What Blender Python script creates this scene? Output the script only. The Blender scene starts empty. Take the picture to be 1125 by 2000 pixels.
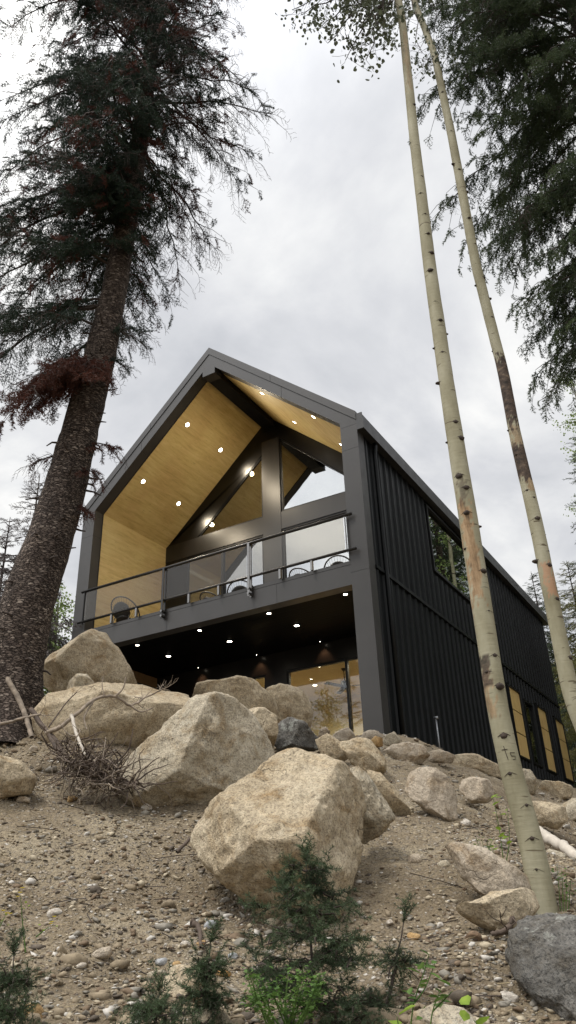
import bpy, bmesh, math, random
import numpy as np
from mathutils import Vector, Matrix, noise

S = bpy.context.scene
COL = S.collection
RNG = np.random.default_rng(7)
random.seed(7)
R = math.radians

# ------------------------------------------------------------------ camera
CAM = np.array([5.905221771411024, -13.534519773527846, -5.221931468125313])
FPX = 1506.896
MC = np.array([[0.8574561970975223, 0.5134859341206146, -0.033182307323860454],
               [0.2628851086768793, -0.3817232482891733, 0.8861031437431579],
               [-0.44233504235477494, 0.7685177663371499, 0.4622987704170944]])
cd = bpy.data.cameras.new('camera'); cam = bpy.data.objects.new('camera', cd); COL.objects.link(cam)
mw = Matrix.Identity(4)
for i in range(3):
    mw[i][0] = MC[0][i]; mw[i][1] = MC[1][i]; mw[i][2] = -MC[2][i]; mw[i][3] = CAM[i]
cam.matrix_world = mw
cd.sensor_fit = 'VERTICAL'; cd.sensor_height = 36.0; cd.sensor_width = 36.0
cd.lens = FPX / 2000 * 36; cd.clip_start = 0.05; cd.clip_end = 3000
S.camera = cam

def ray(px, py):
    d = MC.T @ np.array([(px - 562.5) / FPX, -(py - 1000) / FPX, 1.0])
    return d
def at(px, py, dist):
    """world point on the sight line through a photo pixel, at a horizontal distance from the viewpoint"""
    d = ray(px, py)
    return CAM + d * dist / math.hypot(d[0], d[1])

# ------------------------------------------------------------------ object helpers
def tag(o, label=None, cat=None, group=None, kind=None):
    if label: o['label'] = label
    if cat: o['category'] = cat
    if group: o['group'] = group
    if kind: o['kind'] = kind
    return o
def empty(name, loc, label=None, cat=None, group=None):
    o = bpy.data.objects.new(name, None); COL.objects.link(o); o.location = loc
    o.empty_display_size = 0.2
    return tag(o, label, cat, group)
def link(name, me, mats, parent=None, smooth=False, loc=None):
    for m in (mats if isinstance(mats, (list, tuple)) else [mats]): me.materials.append(m)
    if smooth: me.polygons.foreach_set('use_smooth', np.ones(len(me.polygons), bool))
    o = bpy.data.objects.new(name, me); COL.objects.link(o)
    if parent is not None:
        o.parent = parent
        if loc is None: o.location = tuple(-c for c in parent.location)
    if loc is not None: o.location = loc
    return o
def copy_tree(o, parent=None):
    c = o.copy(); COL.objects.link(c); c.parent = parent
    for ch in o.children: copy_tree(ch, c)
    return c

class MB:
    """collects polygons; build() links them as one mesh object (world coordinates unless a parent empty moves)"""
    def __init__(s): s.v = []; s.f = []; s.m = []
    def add(s, vs, fs, m=0):
        b = len(s.v); s.v += [tuple(map(float, p)) for p in vs]; s.f += [tuple(b + i for i in f) for f in fs]; s.m += [m] * len(fs)
        return s
    def box(s, x0, x1, y0, y1, z0, z1, m=0):
        vs = [(x, y, z) for z in (z0, z1) for y in (y0, y1) for x in (x0, x1)]
        return s.add(vs, [(0, 2, 3, 1), (4, 5, 7, 6), (0, 1, 5, 4), (2, 6, 7, 3), (0, 4, 6, 2), (1, 3, 7, 5)], m)
    def prism(s, poly, y0, y1, m=0):
        """poly in (x,z), counter-clockwise seen from -y, extruded along y"""
        n = len(poly)
        vs = [(p[0], y0, p[1]) for p in poly] + [(p[0], y1, p[1]) for p in poly]
        return s.add(vs, [tuple(range(n)), tuple(range(2 * n - 1, n - 1, -1))] + [(i, i + n, (i + 1) % n + n, (i + 1) % n) for i in range(n)], m)
    def prism_z(s, poly, z0, z1, m=0):
        n = len(poly)
        vs = [(p[0], p[1], z0) for p in poly] + [(p[0], p[1], z1) for p in poly]
        return s.add(vs, [tuple(range(n - 1, -1, -1)), tuple(range(n, 2 * n))] + [(i, (i + 1) % n, (i + 1) % n + n, i + n) for i in range(n)], m)
    def tube(s, pts, rad, k=8, m=0, cap=True):
        pts = [Vector(p) for p in pts]; n = len(pts)
        if not hasattr(rad, '__len__'): rad = [rad] * n
        vs = []; a = None
        for i, p in enumerate(pts):
            t = (pts[min(i + 1, n - 1)] - pts[max(i - 1, 0)]).normalized()
            if a is None:
                a = t.orthogonal().normalized()
            else:
                a = (a - t * a.dot(t)).normalized()
            b = t.cross(a)
            for j in range(k):
                w = 2 * math.pi * j / k
                vs.append(p + (a * math.cos(w) + b * math.sin(w)) * rad[i])
        fs = [(i * k + j, i * k + (j + 1) % k, (i + 1) * k + (j + 1) % k, (i + 1) * k + j) for i in range(n - 1) for j in range(k)]
        if cap: fs += [tuple(range(k - 1, -1, -1)), tuple(range((n - 1) * k, n * k))]
        return s.add(vs, fs, m)
    def build(s, name, mats, parent=None, smooth=False, bevel=0, loc=None):
        me = bpy.data.meshes.new(name); 
        o0 = np.array(loc if loc is not None else (0, 0, 0))
        me.from_pydata([tuple(np.array(p) - o0) for p in s.v] if loc is not None else s.v, [], s.f)
        me.polygons.foreach_set('material_index', s.m); me.update()
        o = link(name, me, mats, parent, smooth, loc=loc if parent is None else None)
        if bevel:
            b = o.modifiers.new('bevel', 'BEVEL'); b.width = bevel; b.segments = 2; b.limit_method = 'ANGLE'; b.angle_limit = R(40)
        return o

class Tri:
    """large triangle soups held in numpy arrays"""
    def __init__(s): s.V = []; s.F = []; s.M = []; s.n = 0
    def add(s, V, F, m=0):
        s.V.append(V); s.F.append(F + s.n); s.M.append(np.full(len(F), m, np.int32)); s.n += len(V)
    def inst(s, tv, tf, mats3, locs, m=0):
        """place copies of a template (tv,tf): mats3 (N,3,3), locs (N,3)"""
        N = len(locs)
        if N == 0: return
        V = np.einsum('nij,vj->nvi', mats3, tv) + locs[:, None, :]
        F = tf[None] + (np.arange(N) * len(tv))[:, None, None]
        s.add(V.reshape(-1, 3), F.reshape(-1, 3), m)
    def tube(s, P, r, k=4, m=0):
        P = np.asarray(P, float); n = len(P); r = np.broadcast_to(r, (n,))
        T = np.gradient(P, axis=0); T /= np.linalg.norm(T, axis=1)[:, None] + 1e-9
        ref = np.array([0.31, 0.57, 0.76]); 
        A = np.cross(T, ref); A /= np.linalg.norm(A, axis=1)[:, None] + 1e-9
        B = np.cross(T, A)
        w = np.arange(k) * 2 * math.pi / k
        V = P[:, None] + (A[:, None] * np.cos(w)[None, :, None] + B[:, None] * np.sin(w)[None, :, None]) * r[:, None, None]
        i, j = np.meshgrid(np.arange(n - 1), np.arange(k), indexing='ij')
        a = i * k + j; b = i * k + (j + 1) % k; c = a + k; d = b + k
        F = np.concatenate([np.stack([a, b, d], -1).reshape(-1, 3), np.stack([a, d, c], -1).reshape(-1, 3)])
        s.add(V.reshape(-1, 3), F, m)
    def build(s, name, mats, parent=None, smooth=False, origin=None):
        V = np.concatenate(s.V).astype(np.float32); F = np.concatenate(s.F).astype(np.int32); M = np.concatenate(s.M)
        if origin is not None: V = V - np.asarray(origin, np.float32)
        me = bpy.data.meshes.new(name)
        me.vertices.add(len(V)); me.vertices.foreach_set('co', V.ravel())
        me.loops.add(F.size); me.loops.foreach_set('vertex_index', F.ravel())
        me.polygons.add(len(F)); me.polygons.foreach_set('loop_start', np.arange(0, F.size, 3, dtype=np.int32))
        me.polygons.foreach_set('loop_total', np.full(len(F), 3, np.int32))
        me.polygons.foreach_set('material_index', M); me.update(calc_edges=True)
        return link(name, me, mats, parent, smooth, loc=tuple(origin) if origin is not None and parent is None else None)

# ------------------------------------------------------------------ materials
def new_mat(name):
    m = bpy.data.materials.new(name); m.use_nodes = True; nt = m.node_tree; nt.nodes.clear()
    out = nt.nodes.new('ShaderNodeOutputMaterial'); b = nt.nodes.new('ShaderNodeBsdfPrincipled')
    nt.links.new(b.outputs[0], out.inputs[0])
    return m, nt, b, out
def N(nt, t, **kw):
    n = nt.nodes.new('ShaderNode' + t)
    for k, v in kw.items():
        if hasattr(n, k): setattr(n, k, v)
        else: n.inputs[k.replace('_', ' ')].default_value = v
    return n
def L(nt, a, b): nt.links.new(a, b)
def ramp(nt, fac, stops, interp='LINEAR'):
    r = nt.nodes.new('ShaderNodeValToRGB'); cr = r.color_ramp; cr.interpolation = interp
    while len(cr.elements) > 1: cr.elements.remove(cr.elements[-1])
    for i, (p, c) in enumerate(stops):
        e = cr.elements[0] if i == 0 else cr.elements.new(p)
        e.position = p; e.color = (*c, 1) if len(c) == 3 else c
    if fac is not None: nt.links.new(fac, r.inputs[0])
    return r
def coords(nt, scale=(1, 1, 1), kind='Object', rot=(0, 0, 0)):
    tc = nt.nodes.new('ShaderNodeTexCoord'); mp = nt.nodes.new('ShaderNodeMapping')
    mp.inputs['Scale'].default_value = scale; mp.inputs['Rotation'].default_value = rot
    nt.links.new(tc.outputs[kind], mp.inputs[0]); return mp.outputs[0]
def noise_n(nt, vec, scale, detail=4, rough=0.55, dist=0):
    n = N(nt, 'TexNoise'); n.inputs['Scale'].default_value = scale; n.inputs['Detail'].default_value = detail
    n.inputs['Roughness'].default_value = rough; n.inputs['Distortion'].default_value = dist
    nt.links.new(vec, n.inputs['Vector']); return n.outputs['Fac']
def mixc(nt, fac, a, b, mode='MIX'):
    n = nt.nodes.new('ShaderNodeMix'); n.data_type = 'RGBA'; n.blend_type = mode
    for sock, val in ((n.inputs[0], fac), (n.inputs[6], a), (n.inputs[7], b)):
        if hasattr(val, 'links'): nt.links.new(val, sock)
        elif isinstance(val, (int, float)): sock.default_value = val
        else: sock.default_value = (*val, 1) if len(val) == 3 else val
    return n.outputs[2]
def bump(nt, h, b, strength=0.3, dist=0.01):
    n = nt.nodes.new('ShaderNodeBump'); n.inputs['Strength'].default_value = strength; n.inputs['Distance'].default_value = dist
    nt.links.new(h, n.inputs['Height']); nt.links.new(n.outputs[0], b.inputs['Normal']); return n

def simple(name, col, rough=0.5, metal=0.0, var=0.15, vscale=6, bmp=0.0, bscale=40, spec=0.5, stretch=(1, 1, 1)):
    m, nt, b, o = new_mat(name)
    v = coords(nt, stretch)
    f = noise_n(nt, v, vscale, 5)
    lo = tuple(c * (1 - var) for c in col); hi = tuple(min(1, c * (1 + var)) for c in col)
    r = ramp(nt, f, [(0.3, lo), (0.7, hi)]); L(nt, r.outputs[0], b.inputs['Base Color'])
    b.inputs['Metallic'].default_value = metal
    b.inputs['Specular IOR Level'].default_value = spec
    rr = ramp(nt, noise_n(nt, v, vscale * 2.3, 4), [(0.3, (rough * 0.85,) * 3), (0.7, (min(1, rough * 1.15),) * 3)])
    L(nt, rr.outputs[0], b.inputs['Roughness'])
    if bmp: bump(nt, noise_n(nt, v, bscale, 4), b, bmp, 0.01)
    return m

def rock_mat(name, a, b_, dark, lichen=0.0, speck=1.0):
    m, nt, b, o = new_mat(name)
    v = coords(nt)
    oi = nt.nodes.new('ShaderNodeObjectInfo')
    add = nt.nodes.new('ShaderNodeVectorMath'); add.operation = 'ADD'
    sc = nt.nodes.new('ShaderNodeVectorMath'); sc.operation = 'SCALE'; sc.inputs['Scale'].default_value = 40
    cmb = nt.nodes.new('ShaderNodeCombineXYZ'); L(nt, oi.outputs['Random'], cmb.inputs[0]); L(nt, oi.outputs['Random'], cmb.inputs[2])
    L(nt, cmb.outputs[0], sc.inputs[0]); L(nt, v, add.inputs[0]); L(nt, sc.outputs[0], add.inputs[1]); v = add.outputs[0]
    big = noise_n(nt, v, 1.9, 6, 0.6, 0.5)
    c = ramp(nt, big, [(0.32, a), (0.52, tuple((x + y) / 2 for x, y in zip(a, b_))), (0.7, b_)]).outputs[0]
    # rusty and dusty stains
    st = ramp(nt, noise_n(nt, v, 3.3, 7, 0.7, 1.0), [(0.5, (0, 0, 0)), (0.68, (1, 1, 1))])
    c = mixc(nt, st.outputs[0], c, tuple(x * k for x, k in zip(a, (0.78, 0.68, 0.55))))
    # mineral grain
    gr = ramp(nt, noise_n(nt, v, 75, 3, 0.7), [(0.36, dark), (0.47, (0.5, 0.5, 0.5)), (0.62, (0.62, 0.6, 0.57))])
    c = mixc(nt, 0.62 * speck, c, gr.outputs[0], 'OVERLAY')
    gr2 = ramp(nt, noise_n(nt, v, 22, 6, 0.75), [(0.38, (0.25, 0.24, 0.23)), (0.6, (0.68, 0.67, 0.65))])
    c = mixc(nt, 0.5, c, gr2.outputs[0], 'OVERLAY')
    # thin cracks and bedding lines
    mv = coords(nt, (1, 1, 2.2), rot=(0.4, 0.3, 0.2))
    vo = N(nt, 'TexVoronoi', feature='DISTANCE_TO_EDGE'); vo.inputs['Scale'].default_value = 1.6
    wv = nt.nodes.new('ShaderNodeVectorMath'); wv.operation = 'MULTIPLY_ADD'
    nz = N(nt, 'TexNoise'); nz.inputs['Scale'].default_value = 3; nz.inputs['Detail'].default_value = 6; L(nt, v, nz.inputs['Vector'])
    L(nt, nz.outputs['Color'], wv.inputs[0]); wv.inputs[1].default_value = (0.9, 0.9, 0.9); L(nt, mv, wv.inputs[2]); L(nt, wv.outputs[0], vo.inputs['Vector'])
    cr = ramp(nt, vo.outputs['Distance'], [(0.0, (.75, .75, .75)), (0.012, (0, 0, 0))])
    mk = nt.nodes.new('ShaderNodeMath'); mk.operation = 'MULTIPLY'; L(nt, cr.outputs[0], mk.inputs[0])
    L(nt, ramp(nt, noise_n(nt, v, 1.3, 3), [(0.56, (0, 0, 0)), (0.63, (1, 1, 1))]).outputs[0], mk.inputs[1])
    c = mixc(nt, mk.outputs[0], c, tuple(x * 0.35 for x in a))
    if lichen:
        li = ramp(nt, noise_n(nt, v, 5.5, 8, 0.8), [(0.56, (0, 0, 0)), (0.6, (1, 1, 1))])
        lm = nt.nodes.new('ShaderNodeMath'); lm.operation = 'MULTIPLY'; lm.inputs[1].default_value = lichen; L(nt, li.outputs[0], lm.inputs[0])
        c = mixc(nt, lm.outputs[0], c, (0.36, 0.37, 0.33))
    L(nt, c, b.inputs['Base Color'])
    b.inputs['Roughness'].default_value = 0.92; b.inputs['Specular IOR Level'].default_value = 0.25
    h = nt.nodes.new('ShaderNodeMath'); h.operation = 'MULTIPLY_ADD'; h.inputs[1].default_value = 0.45
    L(nt, noise_n(nt, v, 60, 4, 0.7), h.inputs[0]); L(nt, noise_n(nt, v, 11, 9, 0.68), h.inputs[2])
    h2 = nt.nodes.new('ShaderNodeMath'); h2.operation = 'MULTIPLY_ADD'; h2.inputs[1].default_value = -0.5
    L(nt, mk.outputs[0], h2.inputs[0]); L(nt, h.outputs[0], h2.inputs[2])
    bump(nt, h2.outputs[0], b, 0.85, 0.035)
    return m

M = {}
M['frame'] = simple('frame_metal', (0.041, 0.0388, 0.037), 0.42, 0.0, 0.14, 1.1, 0.12, 1.3)
M['siding'] = simple('black_siding', (0.0055, 0.0066, 0.0075), 0.42, 0.0, 0.3, 1.5, 0.15, 1.6, spec=.24)
M['roofm'] = simple('roof_metal', (0.032, 0.032, 0.033), 0.4, 0.0, 0.1, 2)
M['black'] = simple('black_trim', (0.007, 0.007, 0.0075), 0.4, 0, 0.2, 5, spec=.3)
M['seam'] = simple('dark_joint', (0.02, 0.02, 0.02), 0.8, 0, 0.1, 5)
M['steel'] = simple('brushed_steel', (0.05, 0.048, 0.046), 0.28, 0.8, 0.12, 20, stretch=(1, 8, 8))
M['steel_light'] = simple('steel_post', (0.2, 0.195, 0.19), 0.3, 0.9, 0.12, 20)
M['cream'] = simple('cream_plaster', (0.58, 0.52, 0.36), 0.85, 0, 0.06, 2)
M['white'] = simple('white_paint', (0.75, 0.73, 0.68), 0.6, 0, 0.04, 3)
M['concrete'] = simple('patio_concrete', (0.32, 0.3, 0.27), 0.85, 0, 0.15, 4, 0.2)
M['chair'] = simple('black_wire', (0.02, 0.02, 0.021), 0.4, 0, 0.1, 5)
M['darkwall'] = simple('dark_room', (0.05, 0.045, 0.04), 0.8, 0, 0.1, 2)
M['pipe'] = simple('galvanised_pipe', (0.3, 0.31, 0.32), 0.4, 0.8, 0.2, 9)

def glossy_wall(name, col, rough, spec=.6):
    m, nt, b, o = new_mat(name)
    v = coords(nt, (1, 1, 0.15))
    f = noise_n(nt, v, 3.0, 4)
    L(nt, ramp(nt, f, [(0.3, tuple(c * .8 for c in col)), (0.7, tuple(c * 1.2 for c in col))]).outputs[0], b.inputs['Base Color'])
    b.inputs['Roughness'].default_value = rough; b.inputs['Specular IOR Level'].default_value = spec
    return m
M['backwall'] = glossy_wall('satin_bronze_wall', (0.005, 0.0045, 0.004), 0.3, .35)
M['spandrel'] = glossy_wall('satin_bronze_panel', (0.012, 0.0107, 0.01), 0.34)
M['blackwall'] = glossy_wall('satin_black_wall', (0.011, 0.0098, 0.009), 0.3, .25)

def plank(name, col, rough, width, axis=1, spec=0.5):
    m, nt, b, o = new_mat(name)
    v = coords(nt)
    sp = nt.nodes.new('ShaderNodeSeparateXYZ'); L(nt, v, sp.inputs[0])
    mt = nt.nodes.new('ShaderNodeMath'); mt.operation = 'MULTIPLY'; mt.inputs[1].default_value = 1 / width; L(nt, sp.outputs[axis], mt.inputs[0])
    fr = nt.nodes.new('ShaderNodeMath'); fr.operation = 'FRACT'; L(nt, mt.outputs[0], fr.inputs[0])
    g = ramp(nt, fr.outputs[0], [(0.0, (0, 0, 0)), (0.03, (0, 0, 0)), (0.05, (1, 1, 1)), (0.96, (1, 1, 1)), (0.98, (0, 0, 0))])
    f = noise_n(nt, v, 4, 4)
    c = ramp(nt, f, [(0.3, tuple(x * .75 for x in col)), (0.7, tuple(x * 1.2 for x in col))]).outputs[0]
    c = mixc(nt, g.outputs[0], tuple(x * .2 for x in col), c)
    L(nt, c, b.inputs['Base Color']); b.inputs['Roughness'].default_value = rough; b.inputs['Specular IOR Level'].default_value = spec
    bump(nt, g.outputs[0], b, 0.6, 0.01)
    return m
M['soffit'] = plank('black_soffit_planks', (0.003, 0.003, 0.003), 0.5, 0.3, 1, .05)
M['deck'] = plank('deck_boards', (0.18, 0.13, 0.085), 0.7, 0.14, 1)

def ply(name, lo, mid, hi, grain=(1.2, 14, 14), seam=None):
    m, nt, b, o = new_mat(name)
    v = coords(nt, grain)
    f = noise_n(nt, v, 1.1, 9, 0.72, 0.6)
    c = ramp(nt, f, [(0.28, lo), (0.48, mid), (0.72, hi)]).outputs[0]
    v2 = coords(nt, (0.5, 0.9, 0.9))
    c = mixc(nt, 0.35, c, ramp(nt, noise_n(nt, v2, 1.4, 4), [(0.3, (0.32, 0.32, 0.32)), (0.7, (0.66, 0.66, 0.66))]).outputs[0], 'OVERLAY')
    # fine dark flecks along the grain
    v3 = coords(nt, tuple(g * 2.2 for g in grain))
    fl = ramp(nt, noise_n(nt, v3, 2.4, 3, 0.6), [(0.63, (0, 0, 0)), (0.72, (1, 1, 1))])
    k = nt.nodes.new('ShaderNodeMath'); k.operation = 'MULTIPLY'; k.inputs[1].default_value = 0.55; L(nt, fl.outputs[0], k.inputs[0])
    c = mixc(nt, k.outputs[0], c, tuple(x * 0.45 for x in lo))
    L(nt, c, b.inputs['Base Color']); b.inputs['Roughness'].default_value = 0.5; b.inputs['Specular IOR Level'].default_value = 0.35
    bump(nt, f, b, 0.1, 0.003)
    return m
M['ply'] = ply('warm_plywood', (0.46, 0.335, 0.135), (0.63, 0.485, 0.215), (0.74, 0.59, 0.30), (10, 1.0, 10))
M['ply_win'] = ply('pale_plywood', (0.50, 0.34, 0.12), (0.62, 0.44, 0.175), (0.70, 0.52, 0.24), (6, 6, 0.9))
M['wood'] = simple('wood_header', (0.22, 0.13, 0.06), 0.6, 0, 0.2, 6, stretch=(1, 1, 8))

def glass(name, refl, tint, rough=0.0, gl=(0.95, 0.97, 1.0), streak=0.0, top=1.0):
    m, nt, b, o = new_mat(name)
    nt.nodes.remove(b)
    tr = N(nt, 'BsdfTransparent'); tr.inputs[0].default_value = (*tint, 1)
    g = N(nt, 'BsdfGlossy'); g.inputs[0].default_value = (*gl, 1); g.inputs['Roughness'].default_value = rough
    fr = N(nt, 'Fresnel'); ge = N(nt, 'NewGeometry'); im = N(nt, 'MapRange'); im.inputs['To Min'].default_value = 1.5; im.inputs['To Max'].default_value = 1 / 1.5
    L(nt, ge.outputs['Backfacing'], im.inputs[0]); L(nt, im.outputs[0], fr.inputs['IOR'])
    mp = N(nt, 'MapRange'); mp.inputs['From Min'].default_value = 0.0; mp.inputs['From Max'].default_value = 1.0
    mp.inputs['To Min'].default_value = refl; mp.inputs['To Max'].default_value = top
    L(nt, fr.outputs[0], mp.inputs[0])
    mx = N(nt, 'MixShader'); L(nt, mp.outputs[0], mx.inputs[0]); L(nt, tr.outputs[0], mx.inputs[1]); L(nt, g.outputs[0], mx.inputs[2])
    v = coords(nt, (1, 1, 1)); bp = N(nt, 'Bump'); bp.inputs['Strength'].default_value = 0.05; bp.inputs['Distance'].default_value = 0.02
    L(nt, noise_n(nt, v, 1.2, 2), bp.inputs['Height']); L(nt, bp.outputs[0], g.inputs['Normal'])
    if streak:
        # dried water film on the outside of the pane
        df = N(nt, 'BsdfDiffuse'); df.inputs[0].default_value = (0.5, 0.47, 0.42, 1)
        sv = coords(nt, (5, 5, 0.7))
        sr = ramp(nt, noise_n(nt, sv, 1.3, 5, 0.6, 0.8), [(0.35, (0.02,) * 3), (0.75, (streak,) * 3)])
        m2 = N(nt, 'MixShader'); L(nt, sr.outputs[0], m2.inputs[0]); L(nt, mx.outputs[0], m2.inputs[1]); L(nt, df.outputs[0], m2.inputs[2])
        L(nt, m2.outputs[0], o.inputs[0])
    else:
        L(nt, mx.outputs[0], o.inputs[0])
    return m
M['mirror_glass'] = glass('coated_window_glass', 0.34, (0.45, 0.46, 0.42))
M['door_glass'] = glass('clear_door_glass', 0.03, (0.9, 0.9, 0.86))
M['rail_glass'] = glass('smoky_rail_glass', 0.0, (0.82, 0.80, 0.76), 0.0, streak=0.035, top=.5)
M['side_glass'] = glass('side_window_glass', 0.36, (0.3, 0.32, 0.28), gl=(.86, .9, .84))

def emit(name, col, s):
    m, nt, b, o = new_mat(name)
    b.inputs['Base Color'].default_value = (*col, 1); b.inputs['Emission Color'].default_value = (*col, 1); b.inputs['Emission Strength'].default_value = s
    return m
M['lamp'] = emit('lit_lamp', (1.0, 0.9, 0.72), 22)

# rocks
M['rock_tan'] = rock_mat('tan_granite', (0.37, 0.302, 0.205), (0.52, 0.45, 0.335), (0.12, 0.11, 0.1), 0.12)
M['rock_grey'] = rock_mat('grey_granite', (0.37, 0.322, 0.24), (0.50, 0.452, 0.36), (0.1, 0.1, 0.1), 0.25)
M['rock_pale'] = rock_mat('pale_granite', (0.38, 0.32, 0.245), (0.50, 0.44, 0.36), (0.16, 0.15, 0.14), 0, 0.7)
M['rock_dark'] = rock_mat('dark_lichen_rock', (0.10, 0.098, 0.092), (0.20, 0.192, 0.178), (0.06, 0.06, 0.06), 0.55)
M['rock_ochre'] = rock_mat('ochre_rock', (0.42, 0.27, 0.12), (0.55, 0.40, 0.22), (0.2, 0.15, 0.1), 0, 0.6)
M['rock_blue'] = rock_mat('blue_grey_rock', (0.36, 0.38, 0.40), (0.50, 0.52, 0.54), (0.25, 0.25, 0.26), 0, 0.5)
M['rock_white'] = rock_mat('white_rock', (0.52, 0.48, 0.42), (0.64, 0.6, 0.54), (0.3, 0.3, 0.3), 0, 0.5)
M['rock_brown'] = rock_mat('brown_rock', (0.17, 0.115, 0.075), (0.26, 0.19, 0.13), (0.08, 0.07, 0.06), 0, 0.6)

def ground_mat():
    m, nt, b, o = new_mat('gravel_soil')
    v = coords(nt)
    dirt = ramp(nt, noise_n(nt, v, 1.1, 8, 0.65, 0.4), [(0.3, (0.135, 0.104, 0.066)), (0.5, (0.215, 0.172, 0.115)), (0.7, (0.315, 0.265, 0.185))]).outputs[0]
    fine = ramp(nt, noise_n(nt, v, 55, 4, 0.75), [(0.33, (0.22,) * 3), (0.5, (0.5,) * 3), (0.66, (0.8,) * 3)])
    c = mixc(nt, 0.75, dirt, fine.outputs[0], 'OVERLAY')
    hs = []
    for sc, lo, hi, cov in ((26, (0.17, 0.135, 0.10), (0.48, 0.42, 0.34), 0.50), (58, (0.15, 0.12, 0.09), (0.44, 0.39, 0.32), 0.55)):
        vo = N(nt, 'TexVoronoi'); vo.inputs['Scale'].default_value = sc; L(nt, v, vo.inputs['Vector'])
        bw = N(nt, 'SeparateColor'); L(nt, vo.outputs['Color'], bw.inputs[0])
        colr = ramp(nt, bw.outputs[0], [(0, lo), (0.6, tuple((x + y) / 2 for x, y in zip(lo, hi))), (1, hi)])
        dsk = ramp(nt, vo.outputs['Distance'], [(0.30, (1, 1, 1)), (0.46, (0, 0, 0))])
        sel = ramp(nt, bw.outputs[1], [(cov - 0.02, (0, 0, 0)), (cov, (1, 1, 1))])
        pat = ramp(nt, noise_n(nt, v, 0.9, 4), [(0.35, (0.25,) * 3), (0.6, (1, 1, 1))])
        k = nt.nodes.new('ShaderNodeMath'); k.operation = 'MULTIPLY'; L(nt, dsk.outputs[0], k.inputs[0]); L(nt, sel.outputs[0], k.inputs[1])
        k2 = nt.nodes.new('ShaderNodeMath'); k2.operation = 'MULTIPLY'; L(nt, k.outputs[0], k2.inputs[0]); L(nt, pat.outputs[0], k2.inputs[1])
        c = mixc(nt, k2.outputs[0], c, colr.outputs[0]); hs.append(k2.outputs[0])
    L(nt, c, b.inputs['Base Color']); b.inputs['Roughness'].default_value = 0.95; b.inputs['Specular IOR Level'].default_value = 0.2
    h = nt.nodes.new('ShaderNodeMath'); h.operation = 'ADD'; L(nt, hs[0], h.inputs[0])
    h1 = nt.nodes.new('ShaderNodeMath'); h1.operation = 'MULTIPLY_ADD'; h1.inputs[1].default_value = 0.5; L(nt, hs[1], h1.inputs[0]); L(nt, noise_n(nt, v, 22, 7, 0.7), h1.inputs[2])
    L(nt, h1.outputs[0], h.inputs[1]); bump(nt, h.outputs[0], b, 0.9, 0.03)
    return m
M['ground'] = ground_mat()

def leafy(name, lo, hi, scale=9, trans=0.25, rough=0.6):
    m, nt, b, o = new_mat(name)
    v = coords(nt)
    f = noise_n(nt, v, scale, 4, 0.6)
    c = ramp(nt, f, [(0.35, lo), (0.65, hi)]).outputs[0]
    L(nt, c, b.inputs['Base Color']); b.inputs['Roughness'].default_value = rough; b.inputs['Specular IOR Level'].default_value = 0.3
    if trans:
        t = N(nt, 'BsdfTranslucent'); L(nt, c, t.inputs[0])
        mx = N(nt, 'MixShader'); mx.inputs[0].default_value = trans; L(nt, b.outputs[0], mx.inputs[1]); L(nt, t.outputs[0], mx.inputs[2]); L(nt, mx.outputs[0], o.inputs[0])
    return m
M['needle'] = leafy('spruce_needles', (0.010, 0.024, 0.016), (0.028, 0.052, 0.03), 3, 0.12)
M['needle_r'] = leafy('spruce_needles_green', (0.03, 0.052, 0.026), (0.085, 0.12, 0.055), 1.6, 0.28)
M['needle_dead'] = leafy('dead_red_needles', (0.06, 0.02, 0.014), (0.115, 0.042, 0.028), 4, 0.2)
M['needle_y'] = leafy('young_fir_needles', (0.032, 0.055, 0.026), (0.085, 0.125, 0.058), 6, 0.25)
M['needle_yellow'] = leafy('yellow_green_needles', (0.12, 0.13, 0.035), (0.24, 0.23, 0.07), 2, 0.3)  # yellow-green is the own needle colour of the spruces at the right edge
M['needle_grey'] = leafy('grey_needles', (0.10, 0.085, 0.085), (0.19, 0.17, 0.165), 2, 0.2)
M['aspen_leaf'] = leafy('aspen_leaves', (0.055, 0.065, 0.045), (0.12, 0.14, 0.085), 3, 0.3)
M['aspen_leaf_l'] = leafy('aspen_leaves_bright', (0.17, 0.24, 0.07), (0.33, 0.42, 0.16), 2, 0.4)
M['weed'] = leafy('weed_leaves', (0.055, 0.12, 0.025), (0.15, 0.25, 0.06), 12, 0.35)
M['weed_y'] = leafy('lime_leaves', (0.16, 0.26, 0.03), (0.3, 0.42, 0.06), 12, 0.4)
M['flower'] = leafy('yellow_petals', (0.62, 0.5, 0.03), (0.75, 0.62, 0.05), 12, 0.3)
M['twig'] = simple('dark_twig', (0.045, 0.032, 0.025), 0.85, 0, 0.3, 10)
M['twig_red'] = simple('reddish_twig', (0.075, 0.03, 0.025), 0.85, 0, 0.3, 10)
M['deadwood'] = simple('weathered_deadwood', (0.24, 0.195, 0.15), 0.85, 0, 0.45, 14, 0.5, 40, stretch=(1, 1, 1))
M['darkwood'] = simple('dark_deadwood', (0.085, 0.062, 0.047), 0.9, 0, 0.4, 14, 0.5, 40)
M['palewood'] = simple('bleached_log', (0.52, 0.47, 0.40), 0.8, 0, 0.2, 8, 0.3, 30)

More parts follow.
